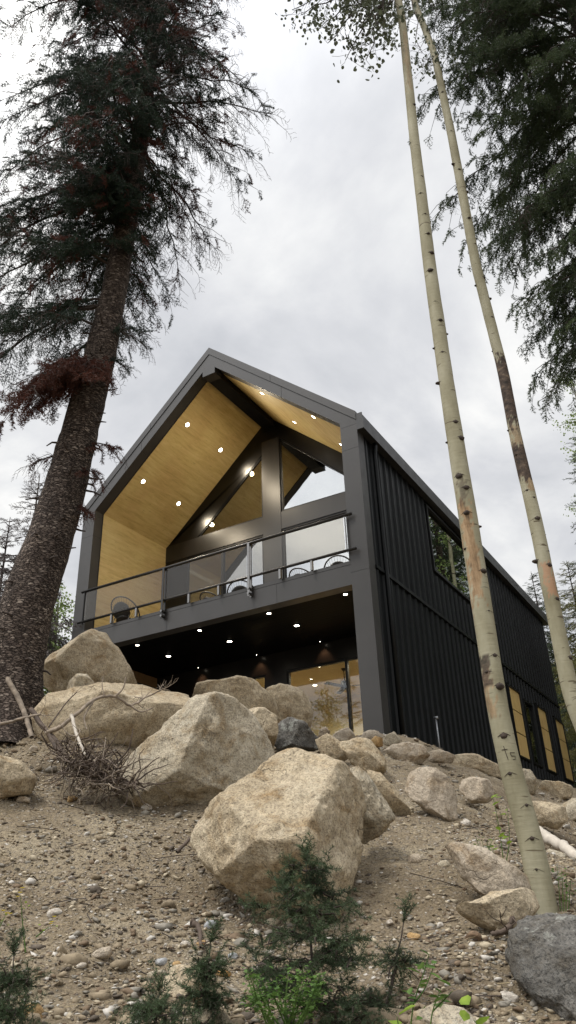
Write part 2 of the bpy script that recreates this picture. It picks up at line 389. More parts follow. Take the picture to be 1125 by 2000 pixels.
def bark_mat():
    m, nt, b, o = new_mat('scaly_spruce_bark')
    v = coords(nt, (17, 17, 48))
    vo = N(nt, 'TexVoronoi', feature='DISTANCE_TO_EDGE'); vo.inputs['Scale'].default_value = 1.0
    wv = nt.nodes.new('ShaderNodeVectorMath'); wv.operation = 'MULTIPLY_ADD'
    nz = N(nt, 'TexNoise'); nz.inputs['Scale'].default_value = 1.3; nz.inputs['Detail'].default_value = 5; L(nt, v, nz.inputs['Vector'])
    L(nt, nz.outputs['Color'], wv.inputs[0]); wv.inputs[1].default_value = (1.6, 1.6, 1.6); L(nt, v, wv.inputs[2]); L(nt, wv.outputs[0], vo.inputs['Vector'])
    vc = N(nt, 'TexVoronoi'); vc.inputs['Scale'].default_value = 1.0; L(nt, wv.outputs[0], vc.inputs['Vector'])
    sp = N(nt, 'SeparateColor'); L(nt, vc.outputs['Color'], sp.inputs[0])
    c = ramp(nt, sp.outputs[0], [(0.0, (0.068, 0.053, 0.045)), (0.55, (0.12, 0.097, 0.082)), (0.85, (0.18, 0.148, 0.125)), (1.0, (0.29, 0.25, 0.215))]).outputs[0]
    ed = ramp(nt, vo.outputs['Distance'], [(0.02, (0, 0, 0)), (0.16, (1, 1, 1))])
    c = mixc(nt, ed.outputs[0], (0.022, 0.016, 0.013), c)
    n2 = noise_n(nt, coords(nt, (3, 3, 2)), 1.2, 5, 0.6)
    c = mixc(nt, 0.6, c, ramp(nt, n2, [(0.3, (0.3, 0.28, 0.27)), (0.7, (0.64, 0.61, 0.58))]).outputs[0], 'OVERLAY')
    L(nt, c, b.inputs['Base Color']); b.inputs['Roughness'].default_value = 0.92; b.inputs['Specular IOR Level'].default_value = 0.2
    h = nt.nodes.new('ShaderNodeMath'); h.operation = 'MULTIPLY_ADD'; h.inputs[1].default_value = .5; L(nt, sp.outputs[0], h.inputs[0]); L(nt, ed.outputs[0], h.inputs[2])
    bump(nt, h.outputs[0], b, 0.8, 0.025)
    return m
M['bark'] = bark_mat()

def aspen_mat():
    m, nt, b, o = new_mat('aspen_bark')
    at_ = N(nt, 'Attribute', attribute_name='tint')
    v = coords(nt, (5, 5, 34)); v2 = coords(nt, (4, 4, 1.6)); v3 = coords(nt, (9, 9, 90))
    c = ramp(nt, noise_n(nt, v2, 1.3, 6, 0.6), [(0.3, (0.21, 0.19, 0.12)), (0.5, (0.285, 0.265, 0.18)), (0.72, (0.37, 0.35, 0.26))]).outputs[0]
    # thin dark breathing lines round the stem
    li = ramp(nt, noise_n(nt, v, 0.75, 2, 0.5, 0.3), [(0.665, (0, 0, 0)), (0.70, (1, 1, 1))])
    li2 = ramp(nt, noise_n(nt, v3, 0.9, 2, 0.5), [(0.68, (0, 0, 0)), (0.74, (0.7, 0.7, 0.7))])
    c = mixc(nt, li.outputs[0], c, (0.12, 0.098, 0.062)); c = mixc(nt, li2.outputs[0], c, (0.17, 0.14, 0.09))
    sp = N(nt, 'SeparateColor'); L(nt, at_.outputs['Color'], sp.inputs[0])
    # R: orange bare wood, G: dark rough bark
    v4 = coords(nt, (16, 16, 3)); g = noise_n(nt, v4, 1.2, 6, 0.7)
    wood = ramp(nt, g, [(0.33, (0.05, 0.03, 0.018)), (0.46, (0.25, 0.155, 0.08)), (0.7, (0.46, 0.33, 0.20))]).outputs[0]
    dark = ramp(nt, noise_n(nt, coords(nt, (9, 9, 14)), 1.2, 6, 0.7), [(0.35, (0.022, 0.017, 0.013)), (0.55, (0.085, 0.06, 0.045)), (0.75, (0.25, 0.19, 0.13))]).outputs[0]
    c = mixc(nt, sp.outputs[0], c, wood); c = mixc(nt, sp.outputs[1], c, dark)
    c = mixc(nt, sp.outputs[2], c, (0.42, 0.21, 0.12))
    L(nt, c, b.inputs['Base Color']); b.inputs['Roughness'].default_value = 0.75; b.inputs['Specular IOR Level'].default_value = 0.25
    bump(nt, noise_n(nt, v, 1.6, 5, 0.6), b, 0.35, 0.01)
    return m
M['aspen'] = aspen_mat()
M['knot'] = simple('dark_knot', (0.04, 0.028, 0.02), 0.9, 0, 0.4, 30, 0.5, 60)

# ------------------------------------------------------------------ world, sun, view
W = bpy.data.worlds.new('World'); S.world = W; W.use_nodes = True
nt = W.node_tree; nt.nodes.clear()
wo = nt.nodes.new('ShaderNodeOutputWorld')
SUN_EL, SUN_AZ = R(62), R(205)
sky = nt.nodes.new('ShaderNodeTexSky'); sky.sky_type = 'NISHITA'; sky.sun_disc = False
sky.sun_elevation = SUN_EL; sky.sun_rotation = SUN_AZ
b1 = nt.nodes.new('ShaderNodeBackground'); b1.inputs[1].default_value = 0.10; L(nt, sky.outputs[0], b1.inputs[0])
tc = nt.nodes.new('ShaderNodeTexCoord')
sx = nt.nodes.new('ShaderNodeSeparateXYZ'); L(nt, tc.outputs['Generated'], sx.inputs[0])
dz = nt.nodes.new('ShaderNodeMath'); dz.operation = 'ADD'; dz.inputs[1].default_value = 0.22; L(nt, sx.outputs[2], dz.inputs[0])
mz = nt.nodes.new('ShaderNodeMath'); mz.operation = 'MAXIMUM'; mz.inputs[1].default_value = 0.05; L(nt, dz.outputs[0], mz.inputs[0])
px_ = nt.nodes.new('ShaderNodeMath'); px_.operation = 'DIVIDE'; L(nt, sx.outputs[0], px_.inputs[0]); L(nt, mz.outputs[0], px_.inputs[1])
py_ = nt.nodes.new('ShaderNodeMath'); py_.operation = 'DIVIDE'; L(nt, sx.outputs[1], py_.inputs[0]); L(nt, mz.outputs[0], py_.inputs[1])
cx = nt.nodes.new('ShaderNodeCombineXYZ'); L(nt, px_.outputs[0], cx.inputs[0]); L(nt, py_.outputs[0], cx.inputs[1])
cn = noise_n(nt, cx.outputs[0], 1.9, 9, 0.56, 0.35)
cr = ramp(nt, cn, [(0.33, (0.405, 0.415, 0.435)), (0.45, (0.505, 0.51, 0.525)), (0.54, (0.61, 0.612, 0.612)), (0.66, (0.785, 0.775, 0.745))])
# an overcast sky is brighter towards the zenith than at the horizon
gr = nt.nodes.new('ShaderNodeMapRange'); gr.inputs['From Min'].default_value = 0.0; gr.inputs['From Max'].default_value = 1.0
gr.inputs['To Min'].default_value = 0.94; gr.inputs['To Max'].default_value = 1.22; L(nt, sx.outputs[2], gr.inputs[0])
# and brightest round the veiled sun, high behind the viewer
sdv = (math.sin(SUN_AZ) * math.cos(SUN_EL), math.cos(SUN_AZ) * math.cos(SUN_EL), math.sin(SUN_EL))
dt = nt.nodes.new('ShaderNodeVectorMath'); dt.operation = 'DOT_PRODUCT'; L(nt, tc.outputs['Generated'], dt.inputs[0]); dt.inputs[1].default_value = sdv
dm = nt.nodes.new('ShaderNodeMapRange'); dm.inputs['From Min'].default_value = 0.45; dm.inputs['From Max'].default_value = 1.0; dm.inputs['To Min'].default_value = 1.0; dm.inputs['To Max'].default_value = 2.7; dm.interpolation_type = 'SMOOTHSTEP'; L(nt, dt.outputs['Value'], dm.inputs[0])
gm = nt.nodes.new('ShaderNodeMath'); gm.operation = 'MULTIPLY'; L(nt, gr.outputs[0], gm.inputs[0]); L(nt, dm.outputs[0], gm.inputs[1])
b2 = nt.nodes.new('ShaderNodeBackground'); L(nt, cr.outputs[0], b2.inputs[0]); L(nt, gm.outputs[0], b2.inputs[1])
mxw = nt.nodes.new('ShaderNodeMixShader'); mxw.inputs[0].default_value = 0.93; L(nt, b1.outputs[0], mxw.inputs[1]); L(nt, b2.outputs[0], mxw.inputs[2])
L(nt, mxw.outputs[0], wo.inputs[0])
sl = bpy.data.lights.new('sun', 'SUN'); sl.energy = 1.5; sl.angle = R(12); sl.color = (1.0, 0.95, 0.88)
so = bpy.data.objects.new('sun', sl); COL.objects.link(so)
sd = Vector((math.sin(SUN_AZ) * math.cos(SUN_EL), math.cos(SUN_AZ) * math.cos(SUN_EL), math.sin(SUN_EL)))
so.rotation_euler = sd.to_track_quat('Z', 'Y').to_euler(); so.location = sd * 60
S.view_settings.view_transform = 'Standard'; S.view_settings.look = 'None'; S.view_settings.exposure = 0.45; S.view_settings.gamma = 1.0
S.render.engine = 'CYCLES'; S.cycles.use_denoising = True
S.cycles.max_bounces = 8; S.cycles.transparent_max_bounces = 12; S.cycles.diffuse_bounces = 4; S.cycles.glossy_bounces = 4
S.cycles.caustics_reflective = False; S.cycles.caustics_refractive = False; S.cycles.sample_clamp_indirect = 4.0

# ------------------------------------------------------------------ terrain
TP = [at(*c) for c in [
    (0, 2000, 4.0), (280, 2000, 4.0), (562, 2000, 4.0), (850, 2000, 3.9), (1040, 1940, 4.15), (1125, 2000, 3.95),
    (0, 1800, 5.2), (280, 1800, 5.2), (562, 1815, 5.3), (760, 1800, 5.1), (1060, 1790, 5.3), (1125, 1760, 5.6),
    (150, 1700, 5.9), (330, 1660, 6.2), (0, 1650, 6.2), (800, 1700, 5.8), (960, 1650, 6.4), (1120, 1700, 6.9),
    (100, 1560, 7.2), (290, 1590, 6.9), (0, 1490, 8.0), (740, 1610, 6.9), (840, 1620, 6.8), (900, 1575, 7.8),
    (60, 1400, 9.0), (300, 1490, 8.1), (620, 1480, 8.9), (700, 1510, 8.4), (820, 1500, 9.0), (990, 1575, 9.2), (1080, 1650, 8.6),
    (430, 1430, 9.8), (640, 1445, 11.2), (760, 1470, 10.8), (860, 1482, 11.5), (960, 1512, 13.0), (1100, 1592, 16.5)]]
TP += [np.array(p, float) for p in [
    (0.4, 0, -2.38), (0.5, 4, -2.32), (0.6, 8, -2.35), (0.6, 12, -2.45), (0.6, 16, -2.5), (-4, -0.6, -2.46), (-8.5, -.5, -2.4), (-9, 4, -2.2),
    (-4.2, -2, -2.5), (-1, -1.0, -2.45), (-4, -6, -2.35), (-7, -4, -2.3), (-12, -8, -2.5), (4, 6, -3.6), (6, 12, -3.4), (6, 0, -4.6),
    (8, -8, -5.6), (8, -13, -6.6), (5, -14, -6.85), (0, -12.5, -5.9), (-4, -11, -4.4), (8, 20, -3.0), (-12, 16, -1.5), (0, 24, -1.8), (12, -2, -5.2), (3, -17, -7.2), (-8, -16, -5.5)]]
TP = np.array(TP)
def _U(r2): return np.where(r2 > 0, 0.5 * r2 * np.log(np.maximum(r2, 1e-12)), 0)
_n = len(TP); _A = np.zeros((_n + 3, _n + 3))
_d = TP[:, None, :2] - TP[None, :, :2]; _A[:_n, :_n] = _U((_d ** 2).sum(-1)) + 0.25 * np.eye(_n)
_A[:_n, _n] = 1; _A[:_n, _n + 1:] = TP[:, :2]; _A[_n, :_n] = 1; _A[_n + 1:, :_n] = TP[:, :2].T
_w = np.linalg.solve(_A, np.concatenate([TP[:, 2], np.zeros(3)]))
def ground_z(x, y):
    x = np.asarray(x, float); y = np.asarray(y, float); sh = x.shape; P = np.stack([x.ravel(), y.ravel()], -1)
    d2 = ((P[:, None] - TP[None, :, :2]) ** 2).sum(-1)
    z = _U(d2) @ _w[:_n] + _w[_n] + P @ _w[_n + 1:]
    r = np.hypot(P[:, 0] - 0, P[:, 1] + 2)
    k = np.clip((r - 17) / 12, 0, 1); k = k * k * (3 - 2 * k)
    far = -3.6 + 0.06 * np.clip(P[:, 1], -60, 60) - 0.03 * np.clip(P[:, 0], -60, 60)
    return (np.clip(z, -9, 1) * (1 - k) + far * k).reshape(sh)
def gz(x, y): return float(ground_z(np.array([x]), np.array([y]))[0])

def axis(lo, a, b, hi, fine):
    mid = np.arange(a, b, fine); left = a - np.geomspace(fine, a - lo, 26)[::-1]; right = b + np.geomspace(fine, hi - b, 26)
    return np.concatenate([left, mid, right])
gx = axis(-900, -4, 7.2, 900, 0.045); gy = axis(-900, -12.5, -1.0, 900, 0.045)
GX, GY = np.meshgrid(gx, gy); GZ = ground_z(GX.ravel(), GY.ravel()) if GX.size < 40000 else np.concatenate([ground_z(a, b) for a, b in zip(np.array_split(GX.ravel(), 60), np.array_split(GY.ravel(), 60))])
near = np.exp(-((np.hypot(GX - 1.5, GY + 7) / 9) ** 4)).ravel()
def soil(x, y):
    """small relief of the loose bank: clods, runnels down the slope and grit"""
    k = math.exp(-((math.hypot(x - 1.5, y + 7) / 9) ** 4))
    if k < .02: return 0.0
    u = x * .86 + y * .51; v_ = -x * .51 + y * .86          # across and up the slope
    run = 1 - abs(noise.noise(Vector((u * 1.5 + .4 * noise.noise(Vector((x, y, 2))), v_ * .35, 9.3)))) * 2
    return k * (.075 * noise.fractal(Vector((x * 1.3, y * 1.3, 3.1)), .9, 2.1, 5) - .05 * max(0, run - .45) + .026 * noise.noise(Vector((x * 4.5, y * 4.5, 4.4))) + .014 * (noise.noise(Vector((x * 11, y * 11, 7.7))) + .6 * noise.noise(Vector((x * 23, y * 23, 1.7)))))
GZ = GZ + np.array([soil(x, y) if n_ > .02 else 0 for x, y, n_ in zip(GX.ravel(), GY.ravel(), near)])
# keep the soil below the house floor
ins = ((GX < 0.05) & (GX > -8.45) & (GY > -0.05) & (GY < 16.3)).ravel(); GZ[ins] = np.minimum(GZ[ins], -2.6)
ny, nx = GX.shape; idx = np.arange(nx * ny).reshape(ny, nx)
q = np.stack([idx[:-1, :-1], idx[:-1, 1:], idx[1:, 1:], idx[1:, :-1]], -1).reshape(-1, 4)
t = Tri(); t.add(np.stack([GX.ravel(), GY.ravel(), GZ], -1), np.concatenate([q[:, [0, 1, 2]], q[:, [0, 2, 3]]]))
g = t.build('ground', [M['ground']], smooth=True); tag(g, 'brown gravelly hillside below the house', 'ground', kind='structure')

# ------------------------------------------------------------------ house
XL = -8.4; ZE, ZR = 4.975, 8.725; SL = (ZR - ZE) / 4.2; TH = 0.567; PW = 0.418; ZS, ZT = 0.793, 1.326; YB = 3.075
BASE = -2.75; YE = 16.25
house = empty('house', (XL / 2, 0, BASE), 'modern black metal house with a gabled wooden balcony above the boulders', 'house')
def rz(x): return ZE + SL * (min(-x, x - XL))          # outer roof height at x
# gable frame
def part(name, mb, mat, parent=house, smooth=False, bevel=0):
    o = mb.build(name, mat, None, smooth, bevel); o.parent = parent
    o.matrix_parent_inverse = Matrix.Translation(-Vector(house.location)); return o
def sub(name, mb, mat, parent, smooth=False, bevel=0):
    o = mb.build(name, mat, None, smooth, bevel); o.parent = parent; return o
for a, b in ((-PW, 0), (XL, XL + PW)):
    part('corner_post', MB().box(a, b, 0, 0.32, BASE, 1.055).box(a, b, 0, 0.32, 1.061, 4.02).box(a, b, 0, 0.32, 4.026, ZE - 0.34).box(a + .01, b - .01, .01, .31, 1.05, 4.03), M['frame'])
# rake boards: a lower band and a slightly prouder edge band, in lengths with open joints
for sgn in (0, 1):
    def X(u): return (-u if sgn == 0 else XL + u)
    mb = MB(); mt = MB()
    cuts = [0.0, 1.95, 4.2 - 0.0]
    for u0, u1 in zip(cuts[:-1], cuts[1:]):
        u0b = u0 + 0.004 if u0 else u0; u1b = u1 - 0.004 if u1 < 4.1 else u1
        z = lambda u, d: ZE + SL * u - d
        p = [(X(u0b), z(u0b, TH if u0 > 0 else 0.335)), (X(u1b), z(u1b, TH)), (X(u1b), z(u1b, 0.232)), (X(u0b), z(u0b, 0.232))]
        if u0 == 0: p = [(X(0), z(0, 0.335)), (X(PW), z(0, 0.335)), (X(PW), z(PW, TH)), (X(u1b), z(u1b, TH)), (X(u1b), z(u1b, 0.232)), (X(0), z(0, 0.232))]
        mb.prism(p if sgn else p[::-1], 0.0, 0.32)
    for u0, u1 in ((0.0, 2.25), (2.258, 4.2)):
        p = [(X(u0), z(u0, 0.228)), (X(u1), z(u1, 0.228)), (X(u1), z(u1, 0)), (X(u0), z(u0, 0))]
        mt.prism(p if sgn else p[::-1], -0.018, 0.32)
    part('rake_board', mb, M['frame']); part('roof_edge_trim', mt, M['frame'])
mb = MB().prism([(XL / 2 - .2, ZR - TH - 0.36), (XL / 2 + .2, ZR - TH - 0.36), (XL / 2 + .2, ZR - TH - 0.16), (XL / 2, ZR - TH + .05), (XL / 2 - .2, ZR - TH - 0.16)], -0.006, 0.3)
part('ridge_beam_cap', mb, M['frame'])
part('ridge_beam', MB().box(XL / 2 - .19, XL / 2 + .19, 0.31, YB - 0.01, ZR - TH - 0.355, ZR - TH + 0.1), M['black'])
bm_ = MB()
for x0, x1 in ((XL + PW + .002, -5.3), (-5.294, -2.25), (-2.244, -PW - .002)): bm_.box(x0, x1, 0.002, 0.3, ZS, ZT - 0.085)
part('balcony_fascia', bm_, M['frame'])
bm_ = MB().box(XL + PW + .002, -PW - .002, -0.004, 0.3, ZT - 0.08, ZT)
part('balcony_edge', bm_, M['frame'])
part('balcony_floor', MB().box(XL + PW, -PW, 0.305, YB - .005, ZT - 0.1, ZT - 0.02), M['deck'])
part('lower_soffit', MB().box(XL + .02, -0.25, 0.305, YB - .005, ZS + 0.003, ZS + 0.06), M['soffit'])
# plywood linings
def zi(x): return rz(x) - TH
for a, b in ((XL + PW - .06, XL / 2 - .192), (XL / 2 + .192, -PW + .06)):
    part('plywood_ceiling', MB().prism([(a, zi(a) + .012), (b, zi(b) + .012), (b, zi(b) + .10), (a, zi(a) + .10)], 0.325, YB - .003), M['ply'])
part('plywood_wall', MB().box(XL + PW - .06, XL + PW, 0.325, YB - .003, ZT - .02, zi(XL + PW) + .03), M['ply'])
part('plywood_wall', MB().box(-PW, -PW + .06, 0.325, YB - .003, ZT - .02, zi(-PW) + .03), M['ply'])
part('black_liner', MB().box(XL + PW - .062, XL + PW + .014, 0.3, 0.324, ZT - .02, zi(XL + PW)).prism([(XL + PW, zi(XL + PW) - .016), (XL / 2 - .19, zi(XL / 2 - .19) - .016), (XL / 2 - .19, zi(XL / 2 - .19) + .01), (XL + PW, zi(XL + PW) + .01)], .3, .324), M['seam'])

# gable wall behind the balcony (y = YB): polygons around the openings
def band(mb, poly, m=0, y0=YB, y1=YB + .14): mb.prism(poly, y0, y1, m)
wl, wr = XL + PW - .06, -PW + .06
cx_ = XL / 2
pl, pr = -4.47, -3.88            # the steel post in the middle
gl_l, gl_r = -6.82, -1.22        # outer tips of the sloping windows
zb = 4.84
def zl(x): return zb + SL * (x - gl_l)
def zr_(x): return zb + SL * (gl_r - x)
mb = MB()
band(mb, [(wl, zb), (gl_l, zb), (pl, zl(pl)), (pl, zi(pl)), (wl, zi(wl))])
band(mb, [(pr, zr_(pr) + .12), (gl_r, zb), (wr, zb), (wr, zi(wr)), (pr, zi(pr))])
band(mb, [(pl, zl(pl)), (pr, zr_(pr) + .12), (pr, zi(pr)), (cx_, zi(cx_)), (pl, zi(pl))])
band(mb, [(wl, ZT - .02), (-7.2, ZT - .02), (-7.2, 4.3), (wl, 4.3)])
band(mb, [(-1.25, ZT - .02), (wr, ZT - .02), (wr, 4.3), (-1.25, 4.3)])
part('gable_wall', mb, M['backwall'])
part('steel_post', MB().box(pl, pr, YB - .02, YB + .12, ZT - .02, 7.35), M['spandrel'])
mb = MB(); mb.box(wl, pl - .002, YB - .012, YB + .12, 4.3, zb - .002); part('spandrel_panel', mb, M['spandrel'])
mb = MB(); mb.box(pr + .002, wr, YB - .012, YB + .12, 4.3, zb - .002); part('spandrel_panel', mb, M['spandrel'])
def tri_window(p):
    fr = MB(); n = len(p); c = np.mean(np.array(p), 0)
    q = [tuple(c + (np.array(a) - c) * (1 - 0.05 / max(0.6, np.linalg.norm(np.array(a) - c)) * 1.6)) for a in p]
    for i in range(n):
        j = (i + 1) % n; fr.prism([p[i], p[j], q[j], q[i]], YB + .02, YB + .10)
    f = part('gable_window', fr, M['black'])
    sub('pane', MB().prism([tuple(a) for a in q], YB + .055, YB + .063), M['mirror_glass'], f)
tri_window([(gl_l + .01, zb + .003), (pl - .003, zb + .003), (pl - .003, zl(pl) - .02)])
tri_window([(pr + .003, zb + .003), (gl_r - .01, zb + .003), (pr + .003, zr_(pr) + .1)])
def rect_window(name, x0, x1, z0, z1, y, mat, t=.06, mull=(), dep=.08, gy=.045, fm='black'):
    fr = MB(); fr.box(x0, x0 + t, y, y + dep, z0, z1).box(x1 - t, x1, y, y + dep, z0, z1).box(x0 + t, x1 - t, y, y + dep, z0, z0 + t).box(x0 + t, x1 - t, y, y + dep, z1 - t, z1)
    f = part(name, fr, M[fm])
    xs = [x0 + t] + [v for m in mull for v in (m - t * .6, m + t * .6)] + [x1 - t]
    for m in mull: sub('mullion', MB().box(m - t * .6, m + t * .6, y - .01, y + dep, z0 + t, z1 - t), M[fm], f)
    for a, b in zip(xs[::2], xs[1::2]): sub('pane', MB().box(a, b, y + gy, y + gy + .008, z0 + t, z1 - t), M[mat], f)
    return f
rect_window('balcony_door', -7.2, pl - .004, ZT - .01, 4.298, YB + .01, 'mirror_glass', mull=(-5.9,))
rect_window('balcony_window', pr + .004, -1.25, ZT - .01, 4.298, YB + .01, 'mirror_glass', mull=(-1.85,))
# lower wall behind the patio
mb = MB()
ztop = 0.29
band(mb, [(XL + .05, BASE), (-5.0, BASE), (-5.0, ZS + .002), (XL + .05, ZS + .002)])
band(mb, [(-4.5, BASE), (-3.87, BASE), (-3.87, ZS + .002), (-4.5, ZS + .002)])
band(mb, [(-5.0, ztop), (-4.5, ztop), (-4.5, ZS + .002), (-5.0, ZS + .002)]); band(mb, [(-5.0, BASE), (-4.5, BASE), (-4.5, -1.2), (-5.0, -1.2)])
band(mb, [(-3.87, ztop), (-.25, ztop), (-.25, ZS + .002), (-3.87, ZS + .002)])
part('patio_wall', mb, M['blackwall'])
rect_window('patio_window', -4.998, -4.502, -1.198, ztop - .002, YB + .02, 'door_glass', t=.05)
rect_window('patio_door', -3.868, -.27, -2.3, ztop - .002, YB + .02, 'door_glass', t=.055, mull=(-2.19,))
part('patio_floor', MB().box(XL + .02, -.02, -.02, YB, BASE, -2.36), M['concrete'])
# left end of the patio: timber header over a stub wall with a small window
part('timber_header', MB().box(XL + .06, XL + .30, 0.33, YB - .01, 0.52, ZS), M['wood'])
mb = MB().box(XL + .08, XL + .28, 1.0, YB - .01, -0.1, .515).box(XL + .08, XL + .28, 1.0, YB - .01, BASE, -1.2).box(XL + .08, XL + .28, 1.0, 1.5, -1.2, -.1)
part('patio_end_wall', mb, M['frame'])
fr = MB().box(XL + .1, XL + .29, 1.5, 1.56, -1.2, -.1).box(XL + .1, XL + .29, 2.2, 2.28, -1.2, -.1).box(XL + .1, XL + .29, 1.56, 2.2, -.17, -.1)
f = part('end_window', fr, M['black']); sub('pane', MB().box(XL + .2, XL + .208, 1.56, 2.2, -1.2, -.17), M['mirror_glass'], f)

# right side wall: ribbed black metal with openings
WIN = [(4.06, 9.2, 2.42, 4.36)]
LOW = []     # (y0, y1, z0, z1, kind)
for y0, kind, w in ((9.46, 'ply', 1.14), (11.02, 'glass', .95), (12.66, 'ply', 1.12), (15.05, 'ply', 1.2)): LOW.append((y0, y0 + w, -1.40, 0.59 if kind == 'ply' else .45, kind))
openings = [(a, b, c, d) for a, b, c, d in WIN] + [(a, b, c, d) for a, b, c, d, k in LOW] 
def wall_boxes(mb, x0, x1, y0, y1, z0, z1):
    ys = sorted({y0, y1, *[v for o in openings for v in o[:2] if y0 < v < y1]})
    for a, b in zip(ys[:-1], ys[1:]):
        holes = sorted((o[2], o[3]) for o in openings if o[0] <= a + 1e-6 and o[1] >= b - 1e-6)
        z = z0
        for h0, h1 in holes:
            if h0 > z: mb.box(x0, x1, a, b, z, h0)
            z = h1
        if z < z1: mb.box(x0, x1, a, b, z, z1)
mb = MB(); wall_boxes(mb, -0.16, -0.035, 0.33, YE, BASE, ZE - .05)
k = 0; y = 0.42; ZSEAM = 1.217
def rib(mb, y, z0, z1, w=.055, d=.045):
    vs = []
    for z in (z0, z1):
        vs += [(-.034, y - w, z), (d - .034, y - w * .55, z), (d - .034, y + w * .55, z), (-.034, y + w, z)]
    mb.add(vs, [(0, 1, 5, 4), (1, 2, 6, 5), (2, 3, 7, 6), (3, 0, 4, 7), (0, 3, 2, 1), (4, 5, 6, 7)])
while y < YE - .1:
    segs = [(BASE, ZSEAM - .05), (ZSEAM + .05, ZE - .45)]
    for o in openings:
        if o[0] - .12 < y < o[1] + .12:
            ns = []
            for a, b in segs:
                if o[3] + .1 <= a or o[2] - .1 >= b: ns.append((a, b)); continue
                if o[2] - .1 > a: ns.append((a, o[2] - .1))
                if o[3] + .1 < b: ns.append((o[3] + .1, b))
            segs = ns
    for a, b in segs:
        if b - a > .05: rib(mb, y, a, b)
    y += 0.348
part('side_wall', mb, M['siding'])
part('siding_joint', MB().box(-.03, .035, .33, YE, ZSEAM - .04, ZSEAM + .04), M['siding'])
for (a, b, c, d) in WIN:
    fr = MB().box(-.1, .03, a, a + .07, c, d).box(-.1, .03, b - .07, b, c, d).box(-.1, .03, a + .07, b - .07, c, c + .07).box(-.1, .03, a + .07, b - .07, d - .07, d)
    f = part('side_window', fr, M['black'])
    ms = [a + .07, 7.55, b - .07]
    for m in ms[1:-1]: sub('mullion', MB().box(-.09, .02, m - .05, m + .05, c + .07, d - .07), M['black'], f)
    for i in range(len(ms) - 1): sub('pane', MB().box(-.05, -.042, ms[i] + (.05 if i else 0), ms[i + 1] - (.05 if i < len(ms) - 2 else 0), c + .07, d - .07), M['side_glass'], f)
for (a, b, c, d, kind) in LOW:
    fr = MB().box(-.1, .025, a - .05, a, c - .05, d + .05).box(-.1, .025, b, b + .05, c - .05, d + .05).box(-.1, .025, a, b, c - .05, c).box(-.1, .025, a, b, d, d + .05)
    if kind == 'ply':
        f = part('boarded_window', fr, M['black']); h = (d - c) / 3
        for i in range(3): sub('plywood_board', MB().box(-.03, -.008, a + .004, b - .004, c + i * h + (.03 if i else .004), c + (i + 1) * h - .004), M['ply_win'], f)
        sub('board_backing', MB().box(-.06, -.034, a, b, c, d), M['black'], f)
    else:
        f = part('lower_window', fr, M['black']); sub('pane', MB().box(-.05, -.042, a, b, c, d), M['side_glass'], f)
# roof: two slabs, gutter and downpipe
for sgn in (0, 1):
    def X(u): return (-u if sgn == 0 else XL + u)
    p = [(X(-.06), ZE - .10), (X(0.25), ZE + SL * .25 - .42), (X(4.2), ZR - .42), (X(4.2), ZR - .025), (X(-.06), ZE - .055)]
    part('roof', MB().prism(p if sgn else p[::-1], 0.33, YE + .3), M['roofm'])
mb = MB().box(.0, .17, -.005, YE + .35, 4.47, 4.50).box(.15, .17, -.005, YE + .35, 4.50, 4.74).box(-.0, .15, -.005, .02, 4.50, 4.90).box(.02, .12, .02, YE + .35, 4.78, 4.90).box(.10, .135, .02, YE + .35, 4.62, 4.775)
part('gutter', mb, M['roofm'])
part('eave_soffit', MB().box(-.16, -.002, .33, YE + .3, 4.47, 4.52), M['black'])
pts = [(.08, .78, 4.47), (.08, .78, 4.36), (.06, .78, 4.25), (.05, .78, 4.1), (.05, .78, 1.0), (.05, .78, -2.4)]
part('downpipe', MB().tube(pts, .05, 12), M['siding'], smooth=True)
# remaining outer shell (left, rear) and inner floors
part('far_side_wall', MB().box(XL + .03, XL + .17, .33, YE, BASE, ZE - .4), M['siding'])
mb = MB().prism([(XL + .04, BASE), (-.04, BASE), (-.04, ZE - .3), (cx_, ZR - .45), (XL + .04, ZE - .3)], YE, YE + .15)
part('rear_wall', mb, M['siding'])
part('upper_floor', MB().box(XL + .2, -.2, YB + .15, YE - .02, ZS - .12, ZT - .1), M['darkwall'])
part('room_floor', MB().box(XL + .2, -.2, YB + .15, YE - .02, -2.5, -2.36), M['wood'])
part('room_ceiling', MB().box(XL + .2, -.2, YB + .15, 9.0, ZS - .17, ZS - .125), M['cream'])
part('room_wall', MB().box(XL + .2, -.2, 7.6, 7.75, -2.36, ZS - .17), M['cream'])
part('room_wall', MB().box(-.24, -.2, YB + .2, 7.6, -2.36, ZS - .17), M['cream'])
part('room_wall', MB().box(-6.3, -6.2, YB + .2, 7.6, -2.36, ZS - .17), M['cream'])
part('inner_door', MB().box(-3.55, -2.75, 7.53, 7.595, -2.36, -.45), M['ply_win'])
part('dark_partition', MB().box(XL + .2, -.2, 5.6, 5.7, ZT - .1, 4.4).prism([(XL + .2, 4.4), (-.2, 4.4), (cx_, 8.1)], 5.6, 5.7), M['darkwall'])

